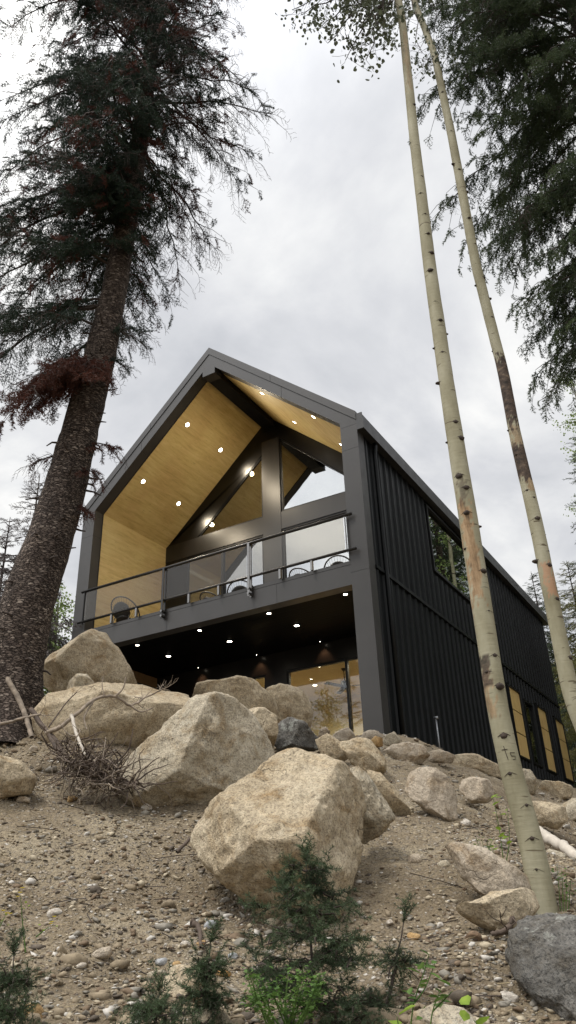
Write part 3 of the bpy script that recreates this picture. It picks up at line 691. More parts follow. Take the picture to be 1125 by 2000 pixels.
# downlights
def downlight(p, nrm, r=.06, power=14, col=(1, .85, .62), spread=150):
    n = Vector(nrm).normalized(); a = n.orthogonal().normalized(); b = n.cross(a); p = Vector(p)
    def ring(rad, off): return [p + n * off + (a * math.cos(w) + b * math.sin(w)) * rad for w in [i * 2 * math.pi / 20 for i in range(20)]]
    mb = MB(); o_, i_, j_ = ring(r * 1.45, .004), ring(r, .008), ring(r, -.02); k = 20
    mb.add(o_ + i_ + j_, [(i, (i + 1) % k, k + (i + 1) % k, k + i) for i in range(k)] + [(k + i, k + (i + 1) % k, 2 * k + (i + 1) % k, 2 * k + i) for i in range(k)])
    f = part('downlight', mb, M['black'] if power < 12 else M['white'])
    # a shallow glowing lens that stands just proud of the trim
    lens = MB(); vs = [p + n * .014]; fs = []
    for rr, off in ((r * .55, .011), (r * .97, .004)): vs += ring(rr, off)
    fs += [(0, 1 + i, 1 + (i + 1) % k) for i in range(k)] + [(1 + i, 1 + k + i, 1 + k + (i + 1) % k, 1 + (i + 1) % k) for i in range(k)]
    lens.add(vs, fs); sub('lamp', lens, M['lamp'], f, True)
    l = bpy.data.lights.new('downlight_beam', 'SPOT'); l.energy = power; l.color = col; l.spot_size = R(spread); l.spot_blend = .6; l.shadow_soft_size = .05
    o = bpy.data.objects.new('downlight_beam', l); COL.objects.link(o); o.location = p + n * .07 - Vector(house.location) * 0
    o.rotation_euler = n.to_track_quat('-Z', 'Y').to_euler(); o.parent = house; o.matrix_parent_inverse = Matrix.Translation(-Vector(house.location))
for x, y in ((-5.45, .72), (-5.45, 2.32), (-6.96, .72), (-6.96, 2.32)):
    downlight((x, y, zi(x) + .012), (SL, 0, -1), .058, 95)
for x, y in ((-2.83, .52), (-2.75, 2.05), (-1.35, .50), (-1.38, 2.05)):
    downlight((x, y, zi(x) + .012), (-SL, 0, -1), .058, 48)
for x, y in ((-.79, 1.54), (-2.65, 1.54), (-4.59, 1.57), (-6.54, 1.62)): downlight((x, y, ZS + .003), (0, 0, -1), .06, 7)
for x in (-6.54, -4.66, -2.77): downlight((x, 2.90, ZS + .003), (0, .25, -1), .014, 14, (1, .55, .30), 80)
for x, y in ((-.79, .42), (-2.74, .45), (-4.68, .47), (-6.57, .45)): downlight((x, y, ZS + .003), (0, 0, -1), .045, 4)
for x, y in ((-3.6, 4.3), (-1.9, 4.3), (-2.75, 5.9), (-4.6, 5.9), (-1.0, 5.9), (-5.2, 4.3)): downlight((x, y, ZS - .17), (0, 0, -1), .06, 95, (1, .9, .7))

# balcony railing
YR = -.075
rail = part('railing', MB().tube([(XL + .30, YR, 2.373), (-.27, YR, 2.373)], .036, 14), M['steel'], smooth=True)
sub('lower_rail', MB().tube([(XL + .25, YR, 1.541), (-.22, YR, 1.541)], .032, 14), M['steel'], rail, True)
for x in (-5.37, -2.9):
    sub('rail_post', MB().box(x - .03, x + .03, YR - .055, YR - .038, 1.07, 2.36).box(x - .03, x + .03, YR + .038, YR + .055, 1.07, 2.36).box(x - .02, x + .02, YR - .037, YR + .037, 1.10, 1.16).box(x - .02, x + .02, YR - .037, YR + .037, 1.22, 1.28), M['steel_light'] if x > -5 else M['steel'], rail)
    sub('post_bolt', MB().tube([(x, YR - .08, 1.13), (x, .0, 1.13)], .028, 10).tube([(x, YR - .08, 1.25), (x, .0, 1.25)], .028, 10), M['steel_light'], rail)
sub('end_post', MB().box(XL + .40, XL + .425, YR - .02, YR + .02, 1.48, 2.37), M['black'], rail)
sub('end_post', MB().box(-.45, -.43, YR - .015, YR + .015, 1.50, 2.37), M['steel_light'], rail)
for x in (-7.0, -6.2, -4.6, -3.75, -2.1, -1.3):
    sub('glass_clamp', MB().box(x - .025, x + .025, YR - .028, YR + .028, 1.30, 1.52), M['steel_light'], rail)
for x0, x1 in ((XL + .46, -5.45), (-5.29, -2.98), (-2.82, -.48)):
    sub('glass_panel', MB().box(x0, x1, YR - .006, YR + .006, 1.58, 2.33), M['rail_glass'], rail)

# conduit stub against the side wall
stub = MB(); c = np.array([.16, 2.45]); z0 = -2.5
stub.tube([(c[0], c[1], z0), (c[0], c[1], -1.62)], .022, 10).tube([(c[0] - .05, c[1], -1.60), (c[0] + .05, c[1], -1.60)], .03, 10)
tag(stub.build('standpipe', M['pipe'], smooth=True, loc=(c[0], c[1], z0)), 'thin grey metal standpipe against the black side wall', 'pipe')

# ceiling fan in the lower room
fan = empty('ceiling_fan', (-3.15, 4.9, ZS - .17), 'dark ceiling fan with flat blades behind the patio door', 'fan')
def fpart(name, mb, mat=M['black'], smooth=False):
    o = mb.build(name, mat, None, smooth); o.parent = fan; o.matrix_parent_inverse = Matrix.Translation(-Vector(fan.location)); return o
fx, fy, fz = fan.location
fpart('canopy', MB().tube([(fx, fy, fz), (fx, fy, fz - .05)], [.075, .05], 16))
fpart('rod', MB().tube([(fx, fy, fz - .05), (fx, fy, fz - .36)], .016, 8))
fpart('motor', MB().tube([(fx, fy, fz - .34), (fx, fy, fz - .38), (fx, fy, fz - .54), (fx, fy, fz - .57)], [.08, .11, .11, .08], 20))
for kk in range(3):
    a = R(12 + 120 * kk); d = Vector((math.cos(a), math.sin(a), 0)); n = Vector((-d.y, d.x, 0)); o = Vector((fx, fy, fz - .50))
    vs = []
    for s_, w in ((.10, .045), (.3, .07), (.72, .065)):
        for sg in (-1, 1):
            for h in (0, .012): vs.append(o + d * s_ + n * w * sg + Vector((0, 0, h + .012 * sg)))
    fs = []
    for i in range(2):
        b = i * 4; fs += [(b, b + 4, b + 6, b + 2), (b + 1, b + 3, b + 7, b + 5), (b, b + 1, b + 5, b + 4), (b + 2, b + 6, b + 7, b + 3)]
    fs += [(0, 2, 3, 1), (8, 9, 11, 10)]
    fpart('blade', MB().add(vs, fs))

# wire lounge chairs on the balcony
def _ico3():
    b = bmesh.new(); bmesh.ops.create_icosphere(b, subdivisions=3, radius=1); v = [tuple(p.co) for p in b.verts]; f = [[q.index for q in p.verts] for p in b.faces]; b.free(); return v, f
ICO_CH = _ico3()
def make_chair(loc, rot, label):
    c = empty('lounge_chair', loc, label, 'chair', 'wire lounge chairs on the balcony')
    rim = []; seat = MB()
    for i in range(33):
        w = 2 * math.pi * i / 32
        u = math.cos(w); s_ = math.sin(w)
        rim.append(Vector((s_ * .37, .10 + u * .36, .58 + .27 * u)))     # tilted egg: back high, front low
    seat.tube(rim, .018, 8, cap=False)
    o = seat.build('rim', M['chair'], None, True); o.parent = c
    st = MB()
    bot = Vector((0, .02, .22))
    for i in range(0, 32, 1):
        a = rim[i]; m_ = a.lerp(bot, .55) + Vector((0, .04, -.10)); st.tube([a, m_, bot], .0035, 5)
    o = st.build('woven_seat', M['chair'], None, True); o.parent = c
    cb = MB(); v_, f_ = ICO_CH
    cb.add([(p[0] * .27, p[1] * .24 + .03, p[2] * .05 + .30 + .10 * p[1] ** 2) for p in v_], [tuple(q) for q in f_]); o = cb.build('cushion', M['chair'], None, True); o.parent = c
    cb = MB(); cb.add([(p[0] * .25, p[1] * .05 + .27 + .12 * p[2], p[2] * .22 + .52) for p in v_], [tuple(q) for q in f_]); o = cb.build('back_cushion', M['chair'], None, True); o.parent = c
    for a, b_ in (((-.22, -.18, .38), (-.28, -.3, 0)), ((.22, -.18, .38), (.28, -.3, 0)), ((-.2, .22, .45), (-.26, .36, 0)), ((.2, .22, .45), (.26, .36, 0))):
        o = MB().tube([a, b_], .012, 8).build('leg', M['chair'], None, True); o.parent = c
    o = MB().tube([(-.22, -.18, .38), (0, -.02, .20), (.22, -.18, .38)], .011, 6).build('base_frame', M['chair'], None, True); o.parent = c
    c.rotation_euler.z = rot
    return c
zd = ZT - .02
ch0 = make_chair((-7.25, .75, zd), R(190), 'wire lounge chair at the plywood wall end of the balcony')
for loc, rot, lab in (((-5.1, 1.75, zd), R(160), 'wire lounge chair behind the left half of the middle glass panel'),
                      ((-4.2, 1.6, zd), R(200), 'wire lounge chair behind the right half of the middle glass panel'),
                      ((-2.45, 1.8, zd), R(165), 'wire lounge chair just right of the bright steel rail post'),
                      ((-1.5, 1.7, zd), R(200), 'wire lounge chair at the right end of the balcony beside the corner post')):
    c = copy_tree(ch0); c.location = loc; c.rotation_euler.z = rot; c['label'] = lab

# ------------------------------------------------------------------ boulders and stones
def ico(sub):
    b = bmesh.new(); bmesh.ops.create_icosphere(b, subdivisions=sub, radius=1)
    v = np.array([p.co[:] for p in b.verts]); f = np.array([[q.index for q in p.verts] for p in b.faces]); b.free(); return v, f
ICO = {k: ico(k) for k in (1, 2, 3, 4, 5, 6)}
def boulder(name, label, outline, dist, mat, depth=0.8, rough=0.05, cuts=5, sub=5, p=0.72, seed=0, cat='boulder', group=None, ncut=None, lean=0.0):
    """a solid stone: the outline gives its section across the line of sight, depth its size along it"""
    rng = np.random.default_rng(seed + 11)
    O = np.array(outline, float); c2 = O.mean(0)
    # centroid of area
    x, y = O[:, 0], O[:, 1]; x1, y1 = np.roll(x, -1), np.roll(y, -1); cr_ = x * y1 - x1 * y; A = cr_.sum() / 2
    c2 = np.array([((x + x1) * cr_).sum(), ((y + y1) * cr_).sum()]) / (6 * A)
    C0 = at(c2[0], c2[1], dist); Nv = C0 - CAM; D0 = np.linalg.norm(Nv); Nv = Nv / D0
    Rt = np.cross(Nv, [0, 0, 1]); Rt /= np.linalg.norm(Rt); Up = np.cross(Rt, Nv)
    pts = []
    for a in O:
        d = ray(*a); t_ = D0 / (d @ Nv) ; q = CAM + d * t_ - C0; pts.append((q @ Rt, q @ Up))
    pts = np.array(pts); th = np.arctan2(pts[:, 1], pts[:, 0]); rr = np.hypot(pts[:, 0], pts[:, 1]); o = np.argsort(th); th, rr = th[o], rr[o]
    v, f = ICO[sub]
    T = np.arctan2(v[:, 1], v[:, 0]); s_ = np.hypot(v[:, 0], v[:, 1])
    # radius round the outline, along straight edges between its corners
    thp = np.concatenate([th - 2 * math.pi, th, th + 2 * math.pi]); rrp = np.tile(rr, 3)
    tt = np.linspace(-math.pi, math.pi, 721); X_ = np.interp(tt, thp, rrp * np.cos(thp)); Y_ = np.interp(tt, thp, rrp * np.sin(thp))
    i = np.searchsorted(thp, tt) ; i = np.clip(i, 1, len(thp) - 1)
    ax, ay, bx, by = rrp[i - 1] * np.cos(thp[i - 1]), rrp[i - 1] * np.sin(thp[i - 1]), rrp[i] * np.cos(thp[i]), rrp[i] * np.sin(thp[i])
    den = np.cos(tt) * (by - ay) - np.sin(tt) * (bx - ax); rad = (ax * by - bx * ay) / np.where(np.abs(den) < 1e-9, 1e-9, den) * 1.0
    rad = np.clip(np.abs(rad), rr.min() * .8, rr.max() * 1.02)
    kk = 9; pad = np.concatenate([rad[-kk - 1:-1], rad, rad[1:kk + 1]]); rad = np.convolve(pad, np.hanning(2 * kk + 3)[1:-1] / np.hanning(2 * kk + 3)[1:-1].sum(), 'valid')
    r_ = np.interp(T, tt, rad)
    size = math.sqrt(abs(A)) * D0 / FPX
    sp = s_ ** p
    P = np.stack([np.cos(T) * r_ * sp, np.sin(T) * r_ * sp, np.sign(v[:, 2]) * np.abs(v[:, 2]) ** p * depth * size * .62], -1)
    P[:, 2] += lean * P[:, 1]      # top leans away from the viewer
    # broken flat faces on the side one sees, and behind
    for k_ in range(cuts + 4):
        if ncut and k_ < len(ncut): n = np.array(ncut[k_][:3], float); h_ = ncut[k_][3]
        else:
            n = rng.normal(size=3); n[2] = -abs(n[2]) - .6 if k_ % 3 else abs(n[2]) + .5; h_ = rng.uniform(.62, .86)
        n /= np.linalg.norm(n); e = P @ n; hm = e.max() * h_; over = e > hm
        P[over] -= np.outer((e[over] - hm) * .95, n)
    off = rng.uniform(0, 50, 3); fr_ = 1 / size
    nrm = P / (np.linalg.norm(P, axis=1)[:, None] + 1e-9)
    dsp = np.array([noise.fractal(Vector(q * fr_ * 1.6 + off), 0.8, 2.0, 5) + 0.7 * abs(noise.noise(Vector(q * fr_ * 4.5 + off))) + .22 * noise.noise(Vector(q * fr_ * 16 + off)) + (.12 * noise.noise(Vector(q * fr_ * 34 + off)) if sub > 4 else 0) for q in P])
    P = P + nrm * (dsp * rough * size)[:, None]
    Wd = P[:, :1] * Rt + P[:, 1:2] * Up + P[:, 2:] * Nv
    tri = Tri(); tri.add(Wd, f[:, ::1])
    ob = tri.build(name, [M[mat]], None, True); ob.location = tuple(C0)
    return tag(ob, label, cat, group)

B = boulder
B('boulder', 'largest pale tan boulder, bulging at the centre of the slope behind the young fir', [(374, 1640), (383, 1612), (420, 1572), (470, 1530), (525, 1487), (575, 1464), (625, 1466), (668, 1490), (700, 1528), (714, 1575), (708, 1640), (690, 1700), (668, 1760), (640, 1815), (600, 1835), (550, 1800), (495, 1766), (430, 1715), (385, 1668)], 5.55, 'rock_tan', .85, .05, 0, 6, .66, 1,
  ncut=[(-.15, .72, -.66, .60), (.80, .12, -.58, .66), (-.22, -.62, -.75, .70), (-.75, .2, -.65, .7)])
B('boulder', 'big tan boulder with a rounded peak, just left of the largest boulder', [(226, 1535), (236, 1495), (280, 1452), (330, 1420), (350, 1394), (378, 1368), (418, 1359), (455, 1371), (492, 1406), (522, 1452), (540, 1492), (528, 1520), (480, 1555), (430, 1575), (385, 1592), (330, 1590), (262, 1575)], 7.25, 'rock_grey', .8, .05, 1, 6, .68, 2,
  ncut=[(-.5, .45, -.7, .66), (.55, .3, -.75, .74), (.1, -.6, -.75, .7)])
B('boulder', 'wide low brown boulder lying behind the brush pile, under the peaked boulder', [(60, 1395), (92, 1354), (160, 1341), (250, 1337), (330, 1345), (395, 1362), (440, 1400), (400, 1450), (300, 1492), (200, 1490), (125, 1475), (70, 1440)], 8.6, 'rock_tan', .6, .05, 4, 5, .6, 3, ncut=[(.0, -.5, -.85, .6)])
B('boulder', 'peaked brown boulder standing on the wide low boulder beside the big trunk', [(70, 1352), (78, 1305), (100, 1281), (150, 1245), (182, 1232), (207, 1236), (236, 1270), (258, 1308), (275, 1350), (180, 1360)], 9.8, 'rock_tan', .8, .05, 4, 5, .7, 4, ncut=[(.1, -.3, -.9, .6)])
B('boulder', 'small grey lichen-spotted rock perched on top of the wide low boulder', [(129, 1349), (134, 1328), (150, 1316), (170, 1317), (183, 1330), (186, 1350), (158, 1354)], 8.75, 'rock_grey', .9, .06, 3, 4, .7, 5, cat='rock')
B('boulder', 'long flat-topped tan boulder at the crest, left of the cracked block by the patio', [(368, 1358), (372, 1341), (400, 1331), (440, 1326), (466, 1321), (492, 1328), (525, 1355), (552, 1390), (530, 1415), (480, 1400), (410, 1380)], 9.9, 'rock_tan', .8, .05, 4, 5, .6, 6)
B('boulder', 'square cracked tan block at the crest in front of the patio door', [(508, 1362), (520, 1346), (548, 1338), (582, 1343), (602, 1360), (611, 1390), (606, 1425), (570, 1432), (525, 1415)], 10.6, 'rock_tan', .8, .06, 5, 5, .55, 7)
B('boulder', 'brown angular rock wedged between the peaked grey boulder and the dark rock', [(455, 1395), (480, 1384), (515, 1381), (540, 1398), (545, 1430), (532, 1468), (500, 1470), (470, 1430)], 8.6, 'rock_tan', .7, .05, 5, 5, .6, 8, cat='rock')
B('boulder', 'dark slate-grey rock with pale scratches, below the cracked block', [(530, 1440), (538, 1412), (562, 1402), (597, 1411), (620, 1438), (628, 1460), (600, 1482), (555, 1482)], 8.9, 'rock_dark', .8, .06, 6, 5, .65, 9, cat='rock')
B('boulder', 'grey jagged rock leaning against the right side of the largest boulder', [(648, 1476), (688, 1478), (720, 1518), (748, 1562), (763, 1592), (748, 1625), (716, 1655), (690, 1640), (690, 1580), (670, 1520)], 6.1, 'rock_grey', .6, .09, 6, 5, .6, 10, cat='rock')
B('boulder', 'narrow tan rock sloping down right of the jagged grey rock', [(716, 1502), (745, 1512), (778, 1552), (804, 1584), (794, 1602), (765, 1598), (740, 1565), (722, 1535)], 7.2, 'rock_tan', .6, .06, 4, 4, .6, 11, cat='rock')
B('boulder', 'tall tan slab on the crest just left of the gravel gully', [(655, 1446), (690, 1436), (722, 1449), (752, 1482), (752, 1512), (740, 1528), (712, 1510), (684, 1490)], 8.3, 'rock_tan', .7, .06, 5, 5, .6, 12, cat='rock')
B('boulder', 'low brown rock between the dark rock and the tall crest slab', [(612, 1445), (640, 1432), (666, 1450), (684, 1476), (668, 1494), (630, 1480)], 8.6, 'rock_tan', .7, .06, 4, 4, .65, 13, cat='rock')
B('boulder', 'small pale rock at the foot of the patio door', [(622, 1440), (625, 1425), (635, 1419), (645, 1428), (642, 1444)], 10.4, 'rock_pale', .8, .05, 3, 4, .7, 131, cat='rock')
B('boulder', 'flat pale rock in front of the patio door corner', [(645, 1440), (662, 1426), (682, 1421), (694, 1433), (690, 1447), (660, 1450)], 10.9, 'rock_pale', .8, .06, 4, 4, .65, 14, cat='rock')
B('boulder', 'rounded tan rock at the foot of the corner post', [(704, 1442), (710, 1430), (730, 1425), (750, 1431), (752, 1443), (735, 1452), (712, 1452)], 11.0, 'rock_pale', .8, .05, 3, 4, .65, 15, cat='rock')
B('boulder', 'small ochre stone below the rock at the corner post', [(718, 1452), (733, 1438), (747, 1441), (748, 1458), (728, 1462)], 10.5, 'rock_ochre', .8, .04, 3, 4, .65, 16, cat='rock')
B('boulder', 'brown-grey cobble right of the ochre stone under the siding', [(747, 1452), (754, 1435), (770, 1429), (783, 1443), (782, 1455), (764, 1461)], 10.8, 'rock_grey', .8, .04, 3, 4, .68, 17, cat='rock')
B('boulder', 'half buried flat tan rock under the ribbed side wall, left of the standpipe', [(748, 1468), (768, 1454), (800, 1450), (826, 1457), (840, 1476), (820, 1492), (770, 1488)], 9.8, 'rock_pale', .7, .05, 3, 5, .65, 18, cat='rock')
B('boulder', 'pale pyramid-shaped rock half sunk in the right-hand gravel', [(790, 1545), (805, 1503), (824, 1489), (852, 1488), (874, 1520), (894, 1562), (896, 1612), (870, 1614), (835, 1585), (805, 1562)], 7.3, 'rock_pale', .6, .045, 5, 5, .62, 19, ncut=[(-.45, .35, -.8, .6), (.6, .1, -.75, .6)])
B('boulder', 'low pale rock beside the foot of the standpipe', [(828, 1478), (840, 1466), (862, 1465), (890, 1475), (884, 1490), (845, 1490)], 10.6, 'rock_pale', .7, .05, 3, 4, .65, 20, cat='rock')
B('boulder', 'long flat slab jutting left of the front aspen under the side wall', [(850, 1486), (880, 1476), (927, 1472), (972, 1492), (1000, 1508), (985, 1520), (940, 1512), (895, 1500)], 11.5, 'rock_tan', .9, .04, 4, 5, .5, 21)
B('boulder', 'pale hump of rock in the gravel just left of the front aspen', [(893, 1540), (902, 1524), (927, 1518), (953, 1523), (970, 1548), (965, 1568), (920, 1568)], 8.2, 'rock_pale', .7, .05, 4, 5, .65, 22, cat='rock')
B('boulder', 'upright grey block right of the front aspen below the first boarded window', [(1008, 1515), (1020, 1502), (1036, 1505), (1050, 1528), (1046, 1552), (1025, 1558), (1008, 1545)], 11.0, 'rock_grey', .8, .05, 5, 4, .55, 23, cat='rock')
B('boulder', 'flat-faced block below the middle boarded window', [(1040, 1535), (1052, 1525), (1092, 1526), (1118, 1535), (1117, 1558), (1082, 1566), (1045, 1556)], 11.8, 'rock_tan', .8, .05, 5, 4, .5, 24, cat='rock')
B('boulder', 'long tan boulder right of the front aspen, below the flat-faced block', [(1026, 1580), (1036, 1564), (1066, 1567), (1102, 1576), (1110, 1600), (1088, 1620), (1050, 1610)], 8.9, 'rock_tan', .8, .05, 5, 5, .55, 25)
B('boulder', 'grey rock at the right edge of the slope under the house', [(1090, 1574), (1118, 1556), (1145, 1565), (1148, 1600), (1112, 1604)], 10.2, 'rock_grey', .8, .05, 4, 4, .6, 26, cat='rock')
B('boulder', 'small grey rock beneath the bleached log', [(1050, 1680), (1072, 1658), (1105, 1667), (1114, 1694), (1092, 1710), (1058, 1704)], 7.4, 'rock_grey', .7, .05, 4, 4, .6, 27, cat='rock')
B('boulder', 'long pale ledge of rock running down to the foot of the front aspen', [(848, 1650), (890, 1642), (950, 1660), (1010, 1698), (1055, 1735), (1060, 1764), (1010, 1775), (940, 1745), (880, 1695)], 5.42, 'rock_pale', .55, .05, 5, 5, .55, 28)
B('boulder', 'brown slab edge sticking out under the gravel left of the dark lichen rock', [(872, 1790), (890, 1768), (950, 1750), (1020, 1734), (1050, 1738), (1060, 1766), (1036, 1796), (978, 1818), (910, 1822)], 4.98, 'rock_tan', .7, .05, 5, 5, .5, 29)
B('boulder', 'large dark grey rock with lichen in the bottom right corner', [(962, 1846), (985, 1810), (1020, 1789), (1070, 1780), (1130, 1785), (1230, 1810), (1260, 1960), (1220, 2080), (1150, 2060), (1085, 1985), (1035, 1935), (990, 1885)], 4.3, 'rock_dark', .9, .06, 5, 6, .5, 30, ncut=[(-.1, .85, -.5, .62), (-.3, .3, -.9, .6)])
B('boulder', 'flat tan rock at the left edge below the big trunk', [(-60, 1520), (-40, 1482), (0, 1476), (42, 1488), (70, 1520), (56, 1548), (0, 1556), (-50, 1550)], 7.1, 'rock_tan', .7, .05, 4, 5, .6, 31)
B('boulder', 'brown half buried stone behind the low fir sprigs at the bottom', [(300, 1935), (318, 1896), (350, 1880), (392, 1884), (420, 1915), (415, 1965), (370, 1985), (322, 1975)], 4.35, 'rock_tan', .8, .05, 4, 5, .65, 32, cat='rock')
B('boulder', 'rounded grey stone at the bottom edge between the fir sprigs and the weed', [(345, 2020), (372, 1985), (405, 1968), (440, 1980), (462, 2012), (440, 2050), (370, 2050)], 3.95, 'rock_grey', .8, .04, 3, 5, .68, 33, cat='rock')
B('boulder', 'pale grey flat stone at the bottom edge under the leafy stems', [(780, 2010), (800, 1978), (850, 1958), (905, 1968), (945, 2010), (900, 2040), (800, 2040)], 3.9, 'rock_grey', .8, .04, 4, 5, .65, 34, cat='rock')

# single stones of the slope: each with its own place and look
protos = {}
def stone_proto(k, seed):
    rng = np.random.default_rng(seed); v, f = ICO[3]; P = v.copy()
    for _ in range(7):
        n = rng.normal(size=3); n /= np.linalg.norm(n); e = P @ n; h_ = rng.uniform(.55, .8); o = e > h_; P[o] -= np.outer((e[o] - h_) * .9, n)
    off = rng.uniform(0, 30, 3); P *= 1 + .10 * np.array([noise.noise(Vector(q * 1.8 + off)) for q in v])[:, None]
    return P * np.array([1, rng.uniform(.7, .95), rng.uniform(.5, .75)]), f
def stone(px, py, rpx, dist, mat, label, group=None, seed=0, emb=.25):
    P, f = stone_proto(0, seed + 500); c = at(px, py, dist)
    # slide along the sight line until it meets the soil
    d = ray(px, py); d = d / math.hypot(d[0], d[1])
    for s_ in np.arange(2.8, 13, .04):
        q = CAM + d * s_
        if q[2] < gz(q[0], q[1]) + soil(q[0], q[1]): break
    c = q; r = rpx / FPX * np.linalg.norm(c - CAM); a = seed * 2.4
    Rm = np.array(Matrix.Rotation(a, 3, 'Z') @ Matrix.Rotation(.3 * math.sin(seed * 1.7), 3, 'X'))
    t_ = Tri(); t_.add(P @ Rm.T * r, f); o = t_.build('stone', [M[mat]], None, True); o.location = (c[0], c[1], c[2] + r * emb)
    return tag(o, label, 'stone', group)
for i, (x, y, r, m_, lab) in enumerate([
    (411, 1812, 13, 'rock_blue', 'pale blue-white stone above the other pale bluish one, below the largest boulder'),
    (455, 1872, 12, 'rock_blue', 'pale bluish stone right of the low fir sprigs at the bottom'),
    (316, 1884, 14, 'rock_blue', 'round blue-grey stone resting above a tan cobble'),
    (305, 1912, 17, 'rock_grey', 'round tan-grey cobble just under the blue-grey stone'),
    (362, 1847, 10, 'rock_white', 'small white stone left of the pale blue-white one'),
    (198, 1869, 19, 'rock_pale', 'oval cream stone alone in the left gravel'),
    (157, 1890, 11, 'rock_white', 'small pale stone left below the oval cream stone'),
    (108, 1790, 15, 'rock_white', 'white wedge-shaped stone near the yellow flowers'),
    (260, 1943, 11, 'rock_white', 'flat white stone among the low fir sprigs'),
    (394, 1846, 11, 'rock_ochre', 'yellowish stone touching the small white one'),
    (345, 1890, 12, 'rock_ochre', 'yellow-tan stone right of the blue-grey stone'),
    (434, 1910, 17, 'rock_ochre', 'ochre block right of the low fir sprigs'),
    (812, 1685, 15, 'rock_pale', 'upright pale stone in the gravel right of the largest boulder'),
    (808, 1835, 14, 'rock_ochre', 'orange stone in the gravel below the slab edge'),
    (761, 1806, 10, 'rock_white', 'white stone right of the young fir'),
    (924, 1838, 20, 'rock_brown', 'flat reddish-brown stone left of the dark lichen rock'),
    (787, 1890, 20, 'rock_brown', 'dark brown stone behind the leafy stems'),
    (994, 1954, 17, 'rock_white', 'pinkish white stone at the foot of the dark lichen rock'),
    (866, 1694, 14, 'rock_grey', 'flat grey stone beside the long pale ledge'),
    (968, 1706, 12, 'rock_ochre', 'small orange stone lying on the long pale ledge'),
    (35, 1500, 9, 'rock_white', 'white stone on the flat tan rock at the left edge'),
    (45, 1568, 13, 'rock_pale', 'long pale stone below the flat tan rock at the left edge'),
    (65, 1468, 11, 'rock_pale', 'pale cobble under the leaning dead stick'),
    (140, 1566, 13, 'rock_ochre', 'yellow stone left of the brush pile'),
    (285, 1580, 12, 'rock_white', 'white pointed stone under the peaked grey boulder'),
    (910, 1612, 13, 'rock_white', 'white flat stone below the pale pyramid-shaped rock'),
    (60, 1990, 22, 'rock_ochre', 'tan stone at the bottom left edge of the picture')]):
    stone(x, y, r, 5, m_, lab, None, i)
rng = np.random.default_rng(21); nst = 0
while nst < 96:
    x = rng.uniform(-10, 1130); y = rng.uniform(1500, 1990)
    if y < 1560 and 250 < x < 800: continue
    mt_ = ['rock_grey', 'rock_pale', 'rock_tan', 'rock_white', 'rock_brown', 'rock_grey'][nst % 6]
    stone(x, y, rng.uniform(3.0, 8.0) * (0.75 if y < 1650 else 1), 5, mt_, 'loose fist-sized stone scattered on the gravel slope', 'loose stones on the gravel slope', 40 + nst, .3); nst += 1

# gravel: thousands of small chips, one sheet of stuff
v1, f1 = ICO[1]
rng = np.random.default_rng(5)
def chips(n, size, seed, mats_n, gen):
    global tri_g
    rng = np.random.default_rng(seed); X_, Y_ = gen(rng, n); Z_ = np.concatenate([ground_z(a, b) for a, b in zip(np.array_split(X_, 20), np.array_split(Y_, 20))])
    Z_ = Z_ + np.array([soil(x, y) for x, y in zip(X_, Y_)])
    pt_ = np.array([noise.noise(Vector((x * .8, y * .8, 5))) for x, y in zip(X_, Y_)])
    s_ = size * rng.lognormal(0, .5, n) * np.clip(1 + .9 * pt_, .4, 1.6); Z_ = Z_ - np.where(pt_ < -.12, .004, 0); a = rng.uniform(0, 6.28, n); b_ = rng.normal(0, .35, n)
    ca, sa, cb, sb = np.cos(a), np.sin(a), np.cos(b_), np.sin(b_); z = np.zeros(n)
    Rz = np.stack([np.stack([ca, -sa, z], -1), np.stack([sa, ca, z], -1), np.stack([z, z, z + 1], -1)], 1)
    Rx = np.stack([np.stack([z + 1, z, z], -1), np.stack([z, cb, -sb], -1), np.stack([z, sb, cb], -1)], 1)
    Sc = np.zeros((n, 3, 3)); Sc[:, 0, 0] = s_; Sc[:, 1, 1] = s_ * rng.uniform(.55, .95, n); Sc[:, 2, 2] = s_ * rng.uniform(.3, .65, n)
    Mx = Rz @ Rx @ Sc; loc = np.stack([X_, Y_, Z_ + s_ * .12], -1); which = rng.choice(len(mats_n), n, p=mats_n)
    for tv in range(4):
        jit = v1 * (1 + np.random.default_rng(tv).normal(0, .32, (len(v1), 1)))
        for k_ in range(len(mats_n)):
            s2 = (which == k_) & (np.arange(n) % 4 == tv); tri_g.inst(jit, f1, Mx[s2], loc[s2], k_)
def gen_near(rng, n):
    d = 3.2 + 5.8 * rng.uniform(0, 1, n) ** 1.25; px = rng.uniform(-80, 1200, n)
    az = np.arctan((px - 562) / FPX); base = np.arctan2(MC[2][0], MC[2][1])
    return CAM[0] + d * np.sin(base + az * 1.08), CAM[1] + d * np.cos(base + az * 1.08)
def gen_far(rng, n):
    d = 7 + 10 * rng.uniform(0, 1, n); px = rng.uniform(-80, 1250, n); az = np.arctan((px - 562) / FPX); base = np.arctan2(MC[2][0], MC[2][1])
    return CAM[0] + d * np.sin(base + az * 1.08), CAM[1] + d * np.cos(base + az * 1.08)
tri_g = Tri()
PR = [.34, .2, .16, .12, .08, .10]
chips(30000, .0075, 1, PR, gen_near); chips(3000, .015, 2, PR, gen_near); chips(8000, .016, 3, PR, gen_far)
def pebm(name, c): return simple(name, c, .9, 0, .25, 30, .3, 90, .3)
go = tri_g.build('gravel', [pebm('gravel_tan', (.25, .20, .135)), pebm('gravel_grey', (.23, .21, .175)), pebm('gravel_brown', (.16, .115, .075)), pebm('gravel_cream', (.42, .36, .26)), pebm('gravel_white', (.50, .47, .42)), pebm('gravel_dark', (.11, .09, .07))])
tag(go, 'mixed tan and grey gravel strewn over the slope', 'gravel', kind='stuff')

